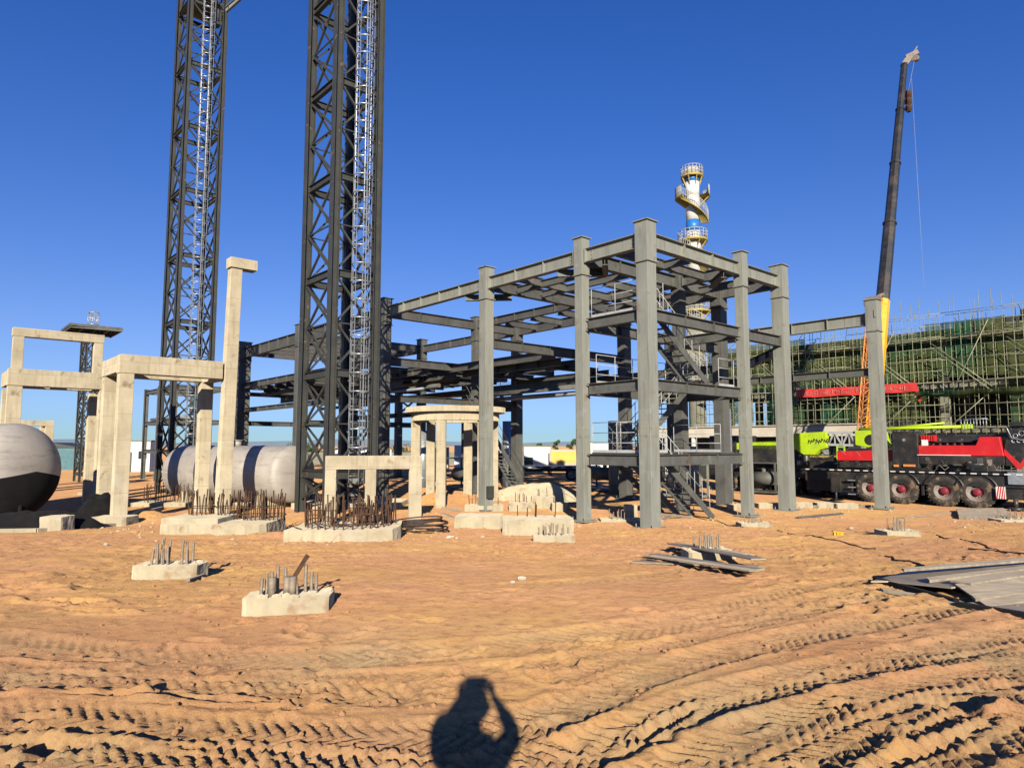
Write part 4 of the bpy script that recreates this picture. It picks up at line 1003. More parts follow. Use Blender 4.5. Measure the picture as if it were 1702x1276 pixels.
# winch block and V-painted cab
b = MB(); zc = zz_(708, 29)
b.slab_y([(x4+.02, dk+.3), (x4+2.6, dk+.3), (x4+2.6, zc), (x4+.25, zc), (x4+.02, zm)], .12, 1.2)
for k in range(8): b.tube((x4+.2+.28*k, .1, zc-.15-.1*(k%3)), (x4+.2+.28*k, .3, zc-.15-.1*(k%3)), .11, n=12)
b.box((x4+.5,.1,zc+.06),(.5,.3,.18)); b.box((x4+1.3,.2,zc+.10),(.9,.5,.22)); wn = b.build('winch_housing', 'black', tc, bevel=.015)
b = MB()
for k in range(5): b.ring((x4+.42+.22*k, .085, zc-.42+.10*(k%2)), .08+.02*(k%3), .016, 14, 6, ax='y')
b.path([(x4+.15,.07,zc-.1),(x4+.3,.02,zc-.5),(x4+.7,.05,zc-.62),(x4+1.2,.05,zc-.3)], .022, 6); b.build('hydraulic_hose', 'galv', wn)
b = MB(); v0 = pt_on(1664, pc); zv = zz_(777, 29.4); zh = zz_(757, 29.4)
b.slab_y([(v0, zh+.05), (v0+.42, zv-.02), (v0+.56, zv-.02), (v0+1.0, zh+.25), (v0+1.0, zh+.52), (v0+.52, zv+.20), (v0, zh+.30)], .10, .125); b.build('red_chevron', 'red', tc)
for k, (xx) in enumerate((v0+.34, v0+.52, v0+.72)):  # three pale letters, read as C C X
    b = MB()
    if k < 2: b.ring((xx, .1, zh+.62), .06, .015, 10, 5, R_(50), R_(310), ax='y')
    else:
        b.bar((xx-.05, .1, zh+.56), (xx+.05, .1, zh+.68), .02, .02); b.bar((xx+.05, .097, zh+.56), (xx-.05, .097, zh+.68), .02, .02)
    b.build('letter', 'white', wn)
b = MB(); b.box((v0+1.0, -.02, dk+.12), (2.6, .03, .03)); b.box((v0+.7,.0,dk-.2),(1.2,.06,.5)); b.build('side_step', 'galv', tc)
stripes(tc, pt_on(1656), -.06, .72, .34, .50)
b = MB(); xo = pt_on(1385); b.box((xo, -.05, .75), (.5, .1, .7)); b.tube((xo,-.05,.4),(xo,-.05,.05),.06); b.box((xo,-.05,.04),(.5,.4,.06)); b.build('outrigger_leg', 'black', tc, bevel=.01)
b = MB(); xl = pt_on(1411)
for k in range(3): b.box((xl, -.06, .35+.33*k), (.34, .05, .05))
b.build('ladder_step', 'galv', tc)
b = MB(); ox = pt_on(1680); b.tube((ox,-.1,.5),(ox,-.1,.1),.09); b.tube((ox,-.1,.16),(ox,-.1,.02),.26,n=20); b.build('outrigger_leg', 'black', tc)

# ------------------------------------------------------------------ lime green pump truck behind it
pg = P(1380, 740, 35.5)
tg = thing('pump_truck', 'lime green concrete pump truck with folded boom, left of the red crane truck', 'pump truck', (pg.x, pg.y, gz), ROT)
def gpx(px): return pt_on(px, pg)
def gz_(py, Y=35.5): return P(1400, py, Y).z-gz
g0, g1, g2, g3 = gpx(1240), gpx(1370), gpx(1418), gpx(1456)
zt_, zl = gz_(717), gz_(738)
b = MB(); b.slab_y([(g0-1, gz_(736)), (gpx(1300), gz_(731)), (gpx(1318), gz_(719)), (g1, zt_), (g1, gz_(744)), (gpx(1358), gz_(748)), (gpx(1350), gz_(756)), (gpx(1332), gz_(756)), (gpx(1318), gz_(747)), (g0-1, gz_(748))], .1, .5); bm = b.build('boom_section', 'lime', tg, bevel=.02)
# black scribbled lettering on the boom side, unreadable in the picture
b = MB(); rr = random.Random(4)
for k in range(9):
    x = gpx(1340)+k*.14; b.path([(x, .094, zl+.0+rr.uniform(0,.12)), (x+.05, .092, zl+.22+rr.uniform(0,.1)), (x+.12, .094, zl+.05+rr.uniform(0,.18))], .022, 5)
b.build('lettering', 'black', bm)
b = MB(); b.slab_y([(g2, zt_+.05), (g3+.3, zt_+.02), (g3+.5, zl-.2), (g3, zl-.25), (g2, zl-.05)], .1, .5); bm2 = b.build('boom_section', 'lime', tg, bevel=.02)
b = MB(); b.tube((g2+.75, .095, zl+.22), (g2+.75, .06, zl+.22), .26, n=24); b.tube((g2+1.3, .095, zl+.15), (g2+1.3, .05, zl+.15), .10, n=14); b.build('pivot', 'black', bm2)
b = MB()
b.bar((g1, .3, zt_-.06), (g2, .3, zt_-.06), .14, .12); b.bar((g1, .3, zl-.02), (g2, .3, zl-.06), .14, .12)
n = 4
for k in range(n):
    xx = g1+(g2-g1)*k/n; xn = g1+(g2-g1)*(k+1)/n
    b.bar((xx+.05, .25, zt_-.1 if k % 2 else zl), (xn-.03, .25, zl if k % 2 else zt_-.1), .07, .07); b.bar((xn, .3, zl), (xn, .3, zt_), .05, .05)
b.build('boom_lattice', 'white_rail', tg)
b = MB(); b.tube((g2+.2, .12, gz_(714)), (gpx(1600), .9, gz_(712)), .075, n=12); b.tube((gpx(1480), .5, gz_(712)), (gpx(1560), .8, gz_(706)), .05); b.box((gpx(1597), .9, gz_(712)), (.35,.3,.2)); b.build('boom_tip', 'lime', tg)
b = MB()
for x in (gpx(1389), gpx(1401)): b.box((x, -.0, (zl+gz_(782))/2-.1), (.06, .06, zl-gz_(782)))
for k in range(4): b.box(((gpx(1389)+gpx(1401))/2, 0, gz_(778)+.1+k*.33), (gpx(1401)-gpx(1389)-.06, .04, .05))
b.box((gpx(1425), .1, zl-.55), (2.0, .05, .07)); b.build('access_ladder', 'lime', tg)
b = MB(); b.slab_y([(gpx(1330), zl-.6), (gpx(1372), zl-.6), (gpx(1366), zl-.85), (gpx(1340), zl-.9)], .2, 1.6); b.build('hopper_guard', 'stairyellow', tg, bevel=.02)
dk2 = gz_(786)
b = MB(); b.box(((g0+g3)/2-1, 1.3, dk2-.12), (g3-g0+3, 2.4, .4)); b.box((gpx(1350), .9, dk2+.45), (2.4, 1.5, .7)); b.box((gpx(1300), 1, dk2+.7), (1.8, 1.6, 1.1)); b.box((gpx(1265), 1.1, dk2+.8), (1.6, 2, 1.3)); b.tube((gpx(1335),.1,dk2+.3),(gpx(1335),.1,dk2+.9),.22,n=16)
b.box((gpx(1420), .8, dk2+.5), (2.0, 1.2, .7)); b.build('chassis', 'black', tg, bevel=.02)
b = MB(); b.box((g0-1.6, 1.25, dk2+1.0), (1.8, 2.4, 2.0)); cb = b.build('cab', 'black', tg, bevel=.06)
b = MB(); b.box((g0-1.7, .04, dk2+1.35), (1.0, .012, .7)); b.build('window', 'glass', cb)
for x in (gpx(1308), gpx(1350), gpx(1258), g0-1.4): wheel(tg, x, .52, .25, .52, .34, 'rim', 'rim'); wheel(tg, x, .52, 2.2, .52, .34, 'rim', 'rim')
b = MB()
for k in range(4): b.box((gpx(1322)+.10*k, .1, dk2+.5), (.05, .02, .22))
b.tube((gpx(1347), .1, dk2+.05), (gpx(1352), .1, dk2+.05), .12, n=12); b.build('gauge_panel', 'white', tg)
stripes(tg, gpx(1376), -.02, .62, .30, .44)

rr = random.Random(91)
for (par, xa_, xb_, za_, zb_, yy, nn) in ((tg, gpx(1262), gpx(1450), dk2+.1, zl-.35, .25, 34), (tc, x2+.1, x4, dk+.05, zbm-.1, .03, 16), (tc, xa+.3, x1-.2, dk+.05, dk+.9, .35, 18)):
    for k in range(nn):
        x = rr.uniform(xa_, xb_); z = rr.uniform(za_, zb_); b = MB(); w_ = rr.uniform(.08, .4)
        q = k % 4
        if q == 0: b.box((x, yy+.1, z), (w_, .2, rr.uniform(.06, .3)))
        elif q == 1: b.tube((x-w_, yy, z), (x+w_, yy, z+rr.uniform(-.05,.05)), rr.uniform(.02, .06), n=8)
        elif q == 2: b.path([(x-w_, yy-.02, z), (x-w_*.4, yy-.05, z+.12), (x+w_*.4, yy-.04, z-.1), (x+w_, yy, z+.05)], .016, 6)
        else: b.tube((x, yy-.02, z), (x, yy+.15, z), rr.uniform(.05, .12), n=12)
        b.build(('bracket', 'pipe', 'hose', 'drum')[q], rr.choice(('black', 'primer_left', 'tower', 'rubber', 'galv', 'rim') if nn > 16 else ('black', 'primer_left', 'rim')), par)
b = MB(); 
for k in range(9): b.tube((x3-.9+k*.12, 1.0, zt_+.02), (x3-.9+k*.12, 1.0, zt_+.45), .012, n=5)
b.tube((x3-.9, 1.0, zt_+.45), (x3+.1, 1.0, zt_+.45), .014, n=5); b.build('guard_rail', 'galv', tc)
# ------------------------------------------------------------------ yellow crane with its black telescopic boom
py_ = P(1452, 740, 40)
ty = thing('mobile_crane', 'mobile crane with yellow base boom and long black boom raised behind the lone outer column', 'crane', (py_.x, py_.y, gz), ROT)
inv = (Matrix.Translation((py_.x, py_.y, gz)) @ Matrix.Rotation(ROT, 4, 'Z')).inverted()
def W(px, pyy, Y): return inv @ P(px, pyy, Y)
b = MB(); b.box((-1, 1.2, 1.1), (9.5, 2.5, .7)); b.box((3.2, 1.2, 1.5), (1.0,2.5,.3)); b.build('carrier', 'black', ty, bevel=.03)
b = MB(); b.slab_y([(3.9, .6), (5.6, .6), (5.6, 1.5), (5.3, 2.4), (3.9, 2.4)], .05, 2.35); cb = b.build('cab', 'black', ty, bevel=.05)
b = MB(); b.slab_y([(4.2, 1.5), (5.35, 1.5), (5.15, 2.2), (4.2, 2.2)], .03, .049); b.build('window', 'glass', cb)
b = MB(); b.box((-1.2, 1.2, 2.0), (3.6, 2.3, 1.0)); b.build('turntable', 'black', ty, bevel=.04)
for x in (-4.6, -3.0, -1.2, .4, 2.2, 4.4): wheel(ty, x, .62, .25, .62, .38, 'rim', 'rim')
def boom(a, c, w0, w1, m, name, parent):
    b = MB(); d = (c-a); n = 1
    dirn = d.normalized(); up = Vector((1,0,0)); sx = dirn.cross(up).normalized(); uy = sx.cross(dirn).normalized(); vs = []
    for e, w in ((a, w0), (c, w1)):
        for k in range(8):
            an = PI/8+k*PI/4; vs.append(e + sx*math.cos(an)*w*.54 + uy*math.sin(an)*w*.54)
    b.add(vs, [(k, (k+1)%8, 8+(k+1)%8, 8+k) for k in range(8)] + [tuple(reversed(range(8))), tuple(range(8,16))]); return b.build(name, m, parent)
a = W(1448, 716, 38.4); c = W(1467, 500, 40.5); boom(a, c, .80, .74, 'yellow', 'base_boom', ty)
tip = W(1503, 108, 45)
segs = [(0, .30, .70, .66), (.30, .55, .60, .56), (.55, .79, .51, .47), (.79, 1.0, .42, .38)]
for u0, u1, w0, w1 in segs:
    q = boom(c+(tip-c)*u0, c+(tip-c)*u1, w0, w1, 'black', 'boom_section', ty)
    e = c+(tip-c)*u1; dd = (tip-c).normalized(); boom(e-dd*.12, e+dd*.02, w1*1.16, w1*1.16, 'black', 'boom_collar', q)
hd = tip
b = MB(); b.bar(hd, hd+Vector((.35,.2,.55)), .3, .4); b.bar(hd+Vector((.1,.1,.5)), hd+Vector((.75,.45,.75)), .3, .3); b.bar(hd+Vector((.5,.3,.75)), hd+Vector((.75,.4,1.15)), .08, .08)
b.tube(hd+Vector((.6,.2,.35)), hd+Vector((.6,.55,.35)), .22, n=14); b.build('boom_head', 'rim', ty)
hk = W(1508, 168, 44.5)
b = MB(); 
for k in range(3): b.tube(hk+Vector((-.12,.1,.55-.5*k)), hk+Vector((.12,.3,.55-.5*k)), .26-.03*k, n=14)
b.box(hk+Vector((0,.2,0)), (.25,.25,1.4)); b.build('hook_block', 'rebar', ty)
b = MB(); b.tube(hd+Vector((.6,.35,.5)), hk+Vector((0,.2,.6)), .009, n=5); p2 = W(1515, 130, 45); p3 = W(1536, 480, 43); b.tube(p2, p3, .008, n=5); b.build('hoist_rope', 'white_rail', ty)
# lattice jib folded beside the base boom
ja, jc = W(1434, 716, 38.0), W(1449, 500, 40.1); b = MB(); n = 16; wv = .30
offs = [Vector((-wv,0,0)), Vector((wv,0,0)), Vector((wv,.5,0)), Vector((-wv,.5,0))]
for f in offs: b.tube(ja+f, jc+f*.8, .04, n=6)
for k in range(n):
    for i in range(4):
        f, g = offs[i], offs[(i+1)%4]; p0 = ja+(jc-ja)*k/n; p1 = ja+(jc-ja)*(k+1)/n
        b.tube(p0+f, p1+g, .022, n=5); b.tube(p0+f, p0+g, .02, n=5)
b.build('lattice_jib', 'orange', ty)
b = MB(); b.tube(jc+Vector((-.1,0,.1)), jc+Vector((.7,0,.3)), .09); b.ring(jc+Vector((-.1,.1,-.1)), .35, .06, 14, 6, ax='y'); b.box(jc+Vector((.1,0,.15)), (.9,.3,.16)); b.build('jib_head', 'rim', ty)

# ------------------------------------------------------------------ spiral stair chimney stack
ps = P(1161, 740, 60)
st = thing('spiral_stair_stack', 'blue and white industrial stack with spiral stair and round platforms, rising behind the frame', 'stack', (ps.x, ps.y, gz), 0)
def sz(py): return P(1155, py, 60).z-gz
rs = .62
prev = 0
for y0, y1, m in ((395+60, 386, 'white'), (386, 367, 'blue'), (367, 327, 'white'), (327, 304, 'white'), (304, 292, 'blue'), (292, 280, 'cream')):
    b = MB(); b.tube((0,0,sz(y0)), (0,0,sz(y1)), rs, n=28); b.build('stack_band', m, st)
b = MB(); b.tube((0,0,0), (0,0,sz(455)), rs*1.2, n=28); b.build('stack_base', 'concrete_far', st)
def platform(py, R, z=None, a0=0, a1=2*PI):
    z = z or sz(py); b = MB(); b.lathe([(rs+.02, z), (R, z), (R, z+.16), (rs+.02, z+.16), (rs+.02, z)], 32, a0=a0, a1=a1, smooth=False)
    for k in range(8):
        a = a0+(a1-a0)*k/8+.2; b.bar((rs*math.cos(a), rs*math.sin(a), z-.8), (R*.95*math.cos(a), R*.95*math.sin(a), z-.02), .07, .09)
    p = b.build('platform', 'stairyellow', st); b = MB()
    for hh in (.42, .7, .98): b.ring((0,0,z+hh), R-.04, .035, 32, 5, a0, a1)
    n = 18
    for k in range(n+1):
        a = a0+(a1-a0)*k/n; b.tube(((R-.04)*math.cos(a), (R-.04)*math.sin(a), z+.1), ((R-.04)*math.cos(a), (R-.04)*math.sin(a), z+.98), .03, n=5)
    b.build('guard_rail', 'white_rail', p)
platform(296, 1.0); platform(402, 1.25); platform(520, 1.35); platform(575, 1.2); platform(640, 1.4)
platform(331, 1.55, None, R_(150), R_(215)); platform(329, 1.55, None, R_(-35), R_(35))
def spiral(z0, z1, a0, a1, R=1.35):
    b = MB(); n = 40
    for k in range(n):
        f = k/n; a = a0+(a1-a0)*f; z = z0+(z1-z0)*f
        b.box((1.0*math.cos(a), 1.0*math.sin(a), z), (.62, .2, .04), rz=a)
    pts = [((R)*math.cos(a0+(a1-a0)*k/n), (R)*math.sin(a0+(a1-a0)*k/n), z0+(z1-z0)*k/n) for k in range(n+1)]
    b.path([(x, y, z-.05) for x, y, z in pts], .05, 6); s_ = b.build('spiral_stair', 'stairyellow', st)
    b = MB(); b.path([(x, y, z+1.0) for x, y, z in pts], .035, 5); b.path([(x, y, z+.5) for x, y, z in pts], .03, 5)
    for x, y, z in pts[::2]: b.tube((x,y,z), (x,y,z+1.0), .025, n=5)
    b.build('handrail', 'white_rail', s_)
spiral(sz(372), sz(331), R_(-20), R_(-160)); spiral(sz(455), sz(402), R_(-20), R_(-200)); spiral(sz(560), sz(520), R_(-10), R_(-190)); spiral(sz(640), sz(575), R_(-10), R_(-240))

# ------------------------------------------------------------------ building under construction behind scaffolding and net
pb_ = P(1702, 740, 41); bo = Vector((pb_.x, pb_.y, 0))
tl = solve_t(1205, LD, bo); ztop = P(1702, 512, 41).z
bd = thing('unfinished_building', 'long unfinished concrete building wrapped in scaffolding on the right', 'building', (bo.x, bo.y, 0), ROT)
x0b, x1b = -tl-2, 9
floors = [DEEP+.15, 2.9, 5.9, ztop-.6]
for i, z in enumerate(floors):
    b = MB(); b.box(((x0b+x1b)/2, 6.2, z-.14), (x1b-x0b, 9.6, .28)); b.box(((x0b+x1b)/2, 1.55, z-.30), (x1b-x0b-.01, .3, .58)) if i else None
    b.build('floor_slab', 'concrete_far', bd)
for k in range(8):
    for y in (1.7, 6.5):
        x = x0b+1.5+k*(x1b-x0b-3)/7; b = MB(); b.box((x, y, (DEEP+floors[-1])/2-.15), (.5, .5, floors[-1]-DEEP-.3)); b.build('column', 'concrete_far', bd)
for (xa_, xb_, z0_, z1_, m_) in ((x0b, x0b+5, 5.9, 8.4, 'shedblue'), (-9, -6.5, 2.9, 5.5, 'concrete_far'), (-1, 1.5, 5.9, ztop-.9, 'concrete_far'), (3, 5, 2.9, 5.3, 'concrete_far'), (x0b+7, x0b+9.5, 6, 8, 'cream'), (-5,-4,DEEP,2.4,'concrete_far'), (1.5,3,DEEP,2.4,'concrete_far')):
    b = MB(); b.box(((xa_+xb_)/2, 2.0, (z0_+z1_)/2), (xb_-xa_, .24, z1_-z0_)); b.build('infill_wall', m_, bd)
b = MB(); b.box(((x0b+x1b)/2, 10.8, (DEEP+ztop)/2), (x1b-x0b, .3, ztop-DEEP-.8)); b.build('rear_wall', 'concrete_far', bd)
b = MB(); rr = random.Random(8)
for k in range(60):
    x = rr.uniform(x0b, x1b); b.tube((x, 1.6+rr.uniform(0,5), floors[-1]), (x, 1.6+rr.uniform(0,5)*.0+rr.uniform(0,5), floors[-1]+rr.uniform(.6,1.6)), .02, n=5)
b.build('roof_starter_bars', 'rebar', bd)['kind'] = 'stuff'
b = MB()
for (x, w_, h_) in ((-3.2,1.6,.5), (-1.3,2.0,.55), (.2,.9,.9), (1.2,.8,1.1)): b.box((x, 3.0, floors[-1]+h_/2), (w_, 1.0, h_))
for k in range(7): b.tube((.0+k*.3, 2.3, floors[-1]+.3), (.1+k*.3, 2.3, floors[-1]+1.5), .04)
b.build('roof_equipment', 'tower', bd)
# scaffolding: its own thing in front of the building
sc = thing('scaffolding', 'pole scaffolding standing against the unfinished building', 'scaffolding', (bo.x, bo.y, 0), ROT)
rr = random.Random(2); nU = int((x1b-x0b)/.56)
for k in range(nU+1):
    b = MB(); x = x0b+k*.56
    for y in (0, .85):
        e = ztop+rr.choice((.3, .6, 1.1, 1.5, .9))
        b.tube((x+rr.uniform(-.05,.05), y, DEEP), (x+rr.uniform(-.09,.09), y, e), .019, n=6)
    for j in range(7): b.tube((x, -.05, DEEP+1.3+j*1.5), (x, .9, DEEP+1.3+j*1.5), .018, n=5)
    b.build('upright', 'pole', sc)
for j in range(15):
    z = DEEP+.8+j*.75
    if z > ztop+.4: break
    b = MB()
    for y in ((-.05, .80) if j % 2 == 0 else (-.05,)):
        x = x0b
        while x < x1b:
            b.tube((x, y, z+rr.uniform(-.03,.03)), (min(x+5.9, x1b), y, z+rr.uniform(-.03,.03)), .019, n=6); x += 6
    b.build('ledger', 'pole', sc)
for j in range(3):
    b = MB(); z = (2.8, 5.75, 8.6)[j]; b.box(((x0b+x1b)/2, .42, z), (x1b-x0b, .7, .05)); b.build('plank_deck', 'wood', sc)
for k in range(7):
    xx = x0b+1+k*4.1
    for z0_, d_ in ((5.4, 1), (2.2, -1), (8.0-2.9, 1)):
        b = MB(); b.tube((xx if d_ > 0 else xx+3.2, -.12, z0_+2.9), (xx+3.2 if d_ > 0 else xx, -.12, z0_-.1), .028, n=6); b.build('diagonal_brace', 'pole', sc)
for k in range(5):
    b = MB(); xx = x0b+2+k*5.4; b.tube((xx, -.12, 4.6), (xx+2.4, -.12, ztop-.5), .028, n=6); b.build('diagonal_brace', 'pole', sc)
# hanging green nets
def netpanel(x0, x1, z0, z1, y=.92):
    n = max(3, int((x1-x0)/.3)); vs = []
    rr2 = random.Random(int(x0*10))
    for i in range(n+1):
        x = x0+(x1-x0)*i/n
        for j in range(6):
            z = z0+(z1-z0)*j/5; vs.append((x, y+.06*math.sin(i*1.3+j)+rr2.uniform(-.03,.03), z+ (rr2.uniform(-.12,.12) if j in (0,) else 0)))
    b = MB(); b.add(vs, [(i*6+j, (i+1)*6+j, (i+1)*6+j+1, i*6+j+1) for i in range(n) for j in range(5)], True); return b.build('safety_net', 'net', sc)
x = x0b
while x < x1b-.5:
    x2_ = min(x+rr.uniform(3.6, 5), x1b)
    netpanel(x, x2_-.04, (5.6+rr.uniform(-.2,.5)) if x < -5 else (DEEP+2.2), ztop-rr.uniform(.1,.9)); x = x2_
x = x0b+1
while x < -7: netpanel(x, x+3, 3.4, 5.5, .96); x += 4.2
for xa_, xb_ in ((-5.5, x1b),):
    b = MB(); n = 30; vs = []
    for i in range(n+1):
        xx = xa_+(xb_-xa_)*i/n
        for j, (yy, zz2) in enumerate(((-.1, 5.0), (-.5, 4.75+.1*math.sin(i)), (-.8, 5.15))): vs.append((xx, yy, zz2+.05*math.sin(i*2.1)))
    b.add(vs, [(i*3+j, (i+1)*3+j, (i+1)*3+j+1, i*3+j+1) for i in range(n) for j in range(2)], True); b.build('catch_net', 'net', sc)
# red banner hung on the scaffold
xb0, xb1 = -solve_t(1326, LD, bo), -solve_t(1526, LD, bo)
zb0 = P(1526, 628, 42).z; zb1 = P(1526, 644, 42).z
bn = thing('banner', 'long faded red cloth banner tied along the scaffolding', 'banner', (bo.x, bo.y, 0), ROT)
b = MB(); n = 40; vs = []
for i in range(n+1):
    xx = xb0+(xb1-xb0)*i/n
    for j in range(3): vs.append((xx, -.16+.03*math.sin(i*.9+j), zb1+(zb0-zb1)*j/2+.02*math.sin(i*.5)))
b.add(vs, [(i*3+j, (i+1)*3+j, (i+1)*3+j+1, i*3+j+1) for i in range(n) for j in range(2)], True); b.add([(xb1-.1,-.17,zb0),(xb1+.05,-.17,zb0),(xb1+.3,-.18,zb1-.6),(xb1+.1,-.18,zb1-.65)], [(0,1,2,3)]); b.build('cloth', 'banner', bn)
b = MB(); rr = random.Random(12)
for k in range(24):     # worn pale characters, too small to read in the picture
    xx = xb0+.3+(xb1-xb0-.6)*k/24; s_ = (zb0-zb1)*.30; zc_ = (zb0+zb1)/2
    for q in range(4):
        u, v = rr.uniform(-.8,.8)*s_, rr.uniform(-.9,.9)*s_
        if q % 2: b.box((xx, -.205, zc_+v), (s_*1.5, .006, .03))
        else: b.box((xx+u, -.207, zc_), (.03, .006, s_*1.6))
b.build('lettering', 'banner_text', bn)

# long shed with white fascia between frame and scaffold
psd = P(1440, 740, 44); tS = solve_t(1060, LD, Vector((psd.x, psd.y, 0)))
sh = thing('site_shed', 'long low open shed with a white fascia in front of the scaffolding', 'shed', (psd.x, psd.y, 0), ROT)
zf0, zf1 = P(1430, 724, 44).z, P(1430, 705, 44).z
b = MB(); b.box((-tS/2, 0, (zf0+zf1)/2), (tS, .25, zf1-zf0)); b.box((-tS/2, -.02, zf1+.04), (tS+.2, .5, .06)); b.build('fascia', 'cream', sh)
b = MB(); b.box((-tS/2, .9, zf1-.1), (tS, 1.5, .08)); b.build('roof', 'concrete_far', sh)
b = MB(); b.box((-tS/2, 1.55, (zf0+DEEP)/2), (tS, .1, zf0-DEEP)); b.build('back_wall', 'tower', sh)
for k in range(8): b = MB(); b.box((-tS*k/7.2-.2, .05, (zf0+DEEP)/2), (.22, .22, zf0-DEEP)); b.build('post', 'white' if k > 4 else 'concrete_far', sh)

# hoardings and parked lorry seen between the columns
ph = P(893, 740, 62)
o = thing('site_cabin', 'white site cabin with dark open lower corner, left of the yellow hoarding', 'cabin', (ph.x, ph.y, DEEP), 0)
zc = P(893, 742, 62).z-DEEP; zl_ = P(893, 783, 62).z-DEEP
b = MB(); b.box((0, 1.2, (zc+zl_)/2+.0), (2.4, 2.4, zc-zl_)); b.build('wall', 'white', o, bevel=.02)
b = MB(); b.box((0, 1.2, zc+.05), (2.6, 2.6, .1)); b.build('roof', 'concrete_far', o)
b = MB(); b.box((-.78, -.012, (zc+zl_)/2-.35), (.78, .02, 1.0)); b.build('window', 'glass', o)
for x in (-1.1, 1.1): b = MB(); b.box((x, 1.2, zl_/2), (.15, 2.2, zl_)); b.build('leg', 'tower', o)
for lab, px_, Y_, w_, h_, m_ in (('long white container seen between the round concrete ring and the silver ribbed pipe', 800, 66, 5.2, 2.6, 'white'), ('grey container behind the round concrete ring on its left', 715, 68, 3.6, 2.4, 'cream'), ('white container glimpsed between the legs of the nearest lattice tower', 590, 70, 4.0, 2.3, 'white'), ('pale container behind the stair bay railing', 1010, 64, 3.6, 2.8, 'white')):
    pq = P(px_, 740, Y_); oo = thing('container', lab, 'container', (pq.x, pq.y, DEEP), R_(3)); b = MB(); b.box((0,1.2,h_/2+.1), (w_,2.4,h_)); b.build('body', m_, oo, bevel=.02)
    for k in range(int(w_/.3)): b = MB(); b.box((-w_/2+.15+k*.3, -.02, h_/2+.1), (.10,.03,h_-.3)); b.build('rib', m_, oo)
    b = MB(); b.box((w_*.28,-.05,h_/2), (.8,.02,h_*.7)); b.build('door', 'tower', oo)
phy = P(940, 740, 61)
o = thing('hoarding', 'yellow hoarding panel with pale frame behind the left stair bay column', 'hoarding', (phy.x, phy.y, DEEP), 0)
zc = P(940, 747, 61).z-DEEP; zl_ = P(940, 777, 61).z-DEEP
b = MB(); b.box((0, 0, (zc+zl_)/2), (2.9, .1, zc-zl_)); b.build('frame', 'cream', o)
b = MB(); b.box((0, -.06, (zc+zl_)/2+.15), (2.6, .03, (zc-zl_)*.62)); b.build('panel', 'yellowwall', o)
for x in (-1.3, 1.3): b = MB(); b.box((x, .1, zl_/2), (.1, .1, zl_)); b.build('post', 'tower', o)
plr = P(915, 740, 52)
o = thing('flatbed_lorry', 'black flatbed lorry parked beyond the centre blocks', 'lorry', (plr.x, plr.y, DEEP), R_(-4))
b = MB(); b.box((0, 1.2, 1.0), (7.6, 2.3, .22)); b.box((0, 1.2, .82), (7.2, .9, .3)); b.build('bed', 'black', o, bevel=.02)
b = MB(); b.slab_y([(-4.9, .5), (-3.7, .5), (-3.7, 2.1), (-4.7, 2.1), (-4.9, 1.5)], .1, 2.3); cb = b.build('cab', 'tower', o, bevel=.05)
b = MB(); b.slab_y([(-4.7, 1.35), (-3.9, 1.35), (-3.9, 1.9), (-4.6, 1.9)], .085, .099); b.build('window', 'glass', cb)
for x in (-4.2, 1.6, 2.8): wheel(o, x, .48, .25, .48, .28, 'rim', 'rim')
b = MB()
for k in range(9): b.box((-3.3+k*.85, .04, 1.0), (.3, .01, .05))
b.build('reflector', 'white', o)

# machinery pieces beneath the frame
def crate(label, px, Y, w, d, h, m, name='equipment_skid', legs=True):
    p = P(px, 740, Y); o = thing(name, label, 'equipment', (p.x, p.y, DEEP), ROT); b = MB(); b.box((0,0,.15), (w, d, .1))
    for x in (-w/2+.05, w/2-.05):
        for y in (-d/2+.05, d/2-.05): b.box((x, y, h/2+.2), (.08, .08, h))
    b.box((0,0,h+.22), (w, d, .06)); b.build('frame', m, o)
    b = MB(); b.tube((-w*.38, 0, h*.45+.2), (w*.38, 0, h*.45+.2), min(d, h)*.3, n=18); b.tube((0,0,h*.5),(0,0,h*.95+.2),.12,n=12); b.tube((w*.2,-.1,h*.5),(w*.2,-.1,h*.8+.2),.07,n=10); b.build('vessel', m, o)
    return o
crate('grey pump skid standing behind the staircase foot', 1135, 35, 2.2, 1.2, 1.5, 'primer')
crate('dark pump skid behind the left stair bay column', 1005, 40, 2.4, 1.2, 1.9, 'primer_dark')
crate('dark equipment frame left of the silver ribbed pipe', 775, 41, 2.6, 1.3, 1.7, 'primer_dark')
crate('grey equipment frame seen through the low three-posted portal', 588, 36, 1.6, 1.2, 1.6, 'primer')
crate('dark equipment frame at the right behind the thin corner column', 1268, 38, 2.0, 1.2, 1.5, 'primer_dark')

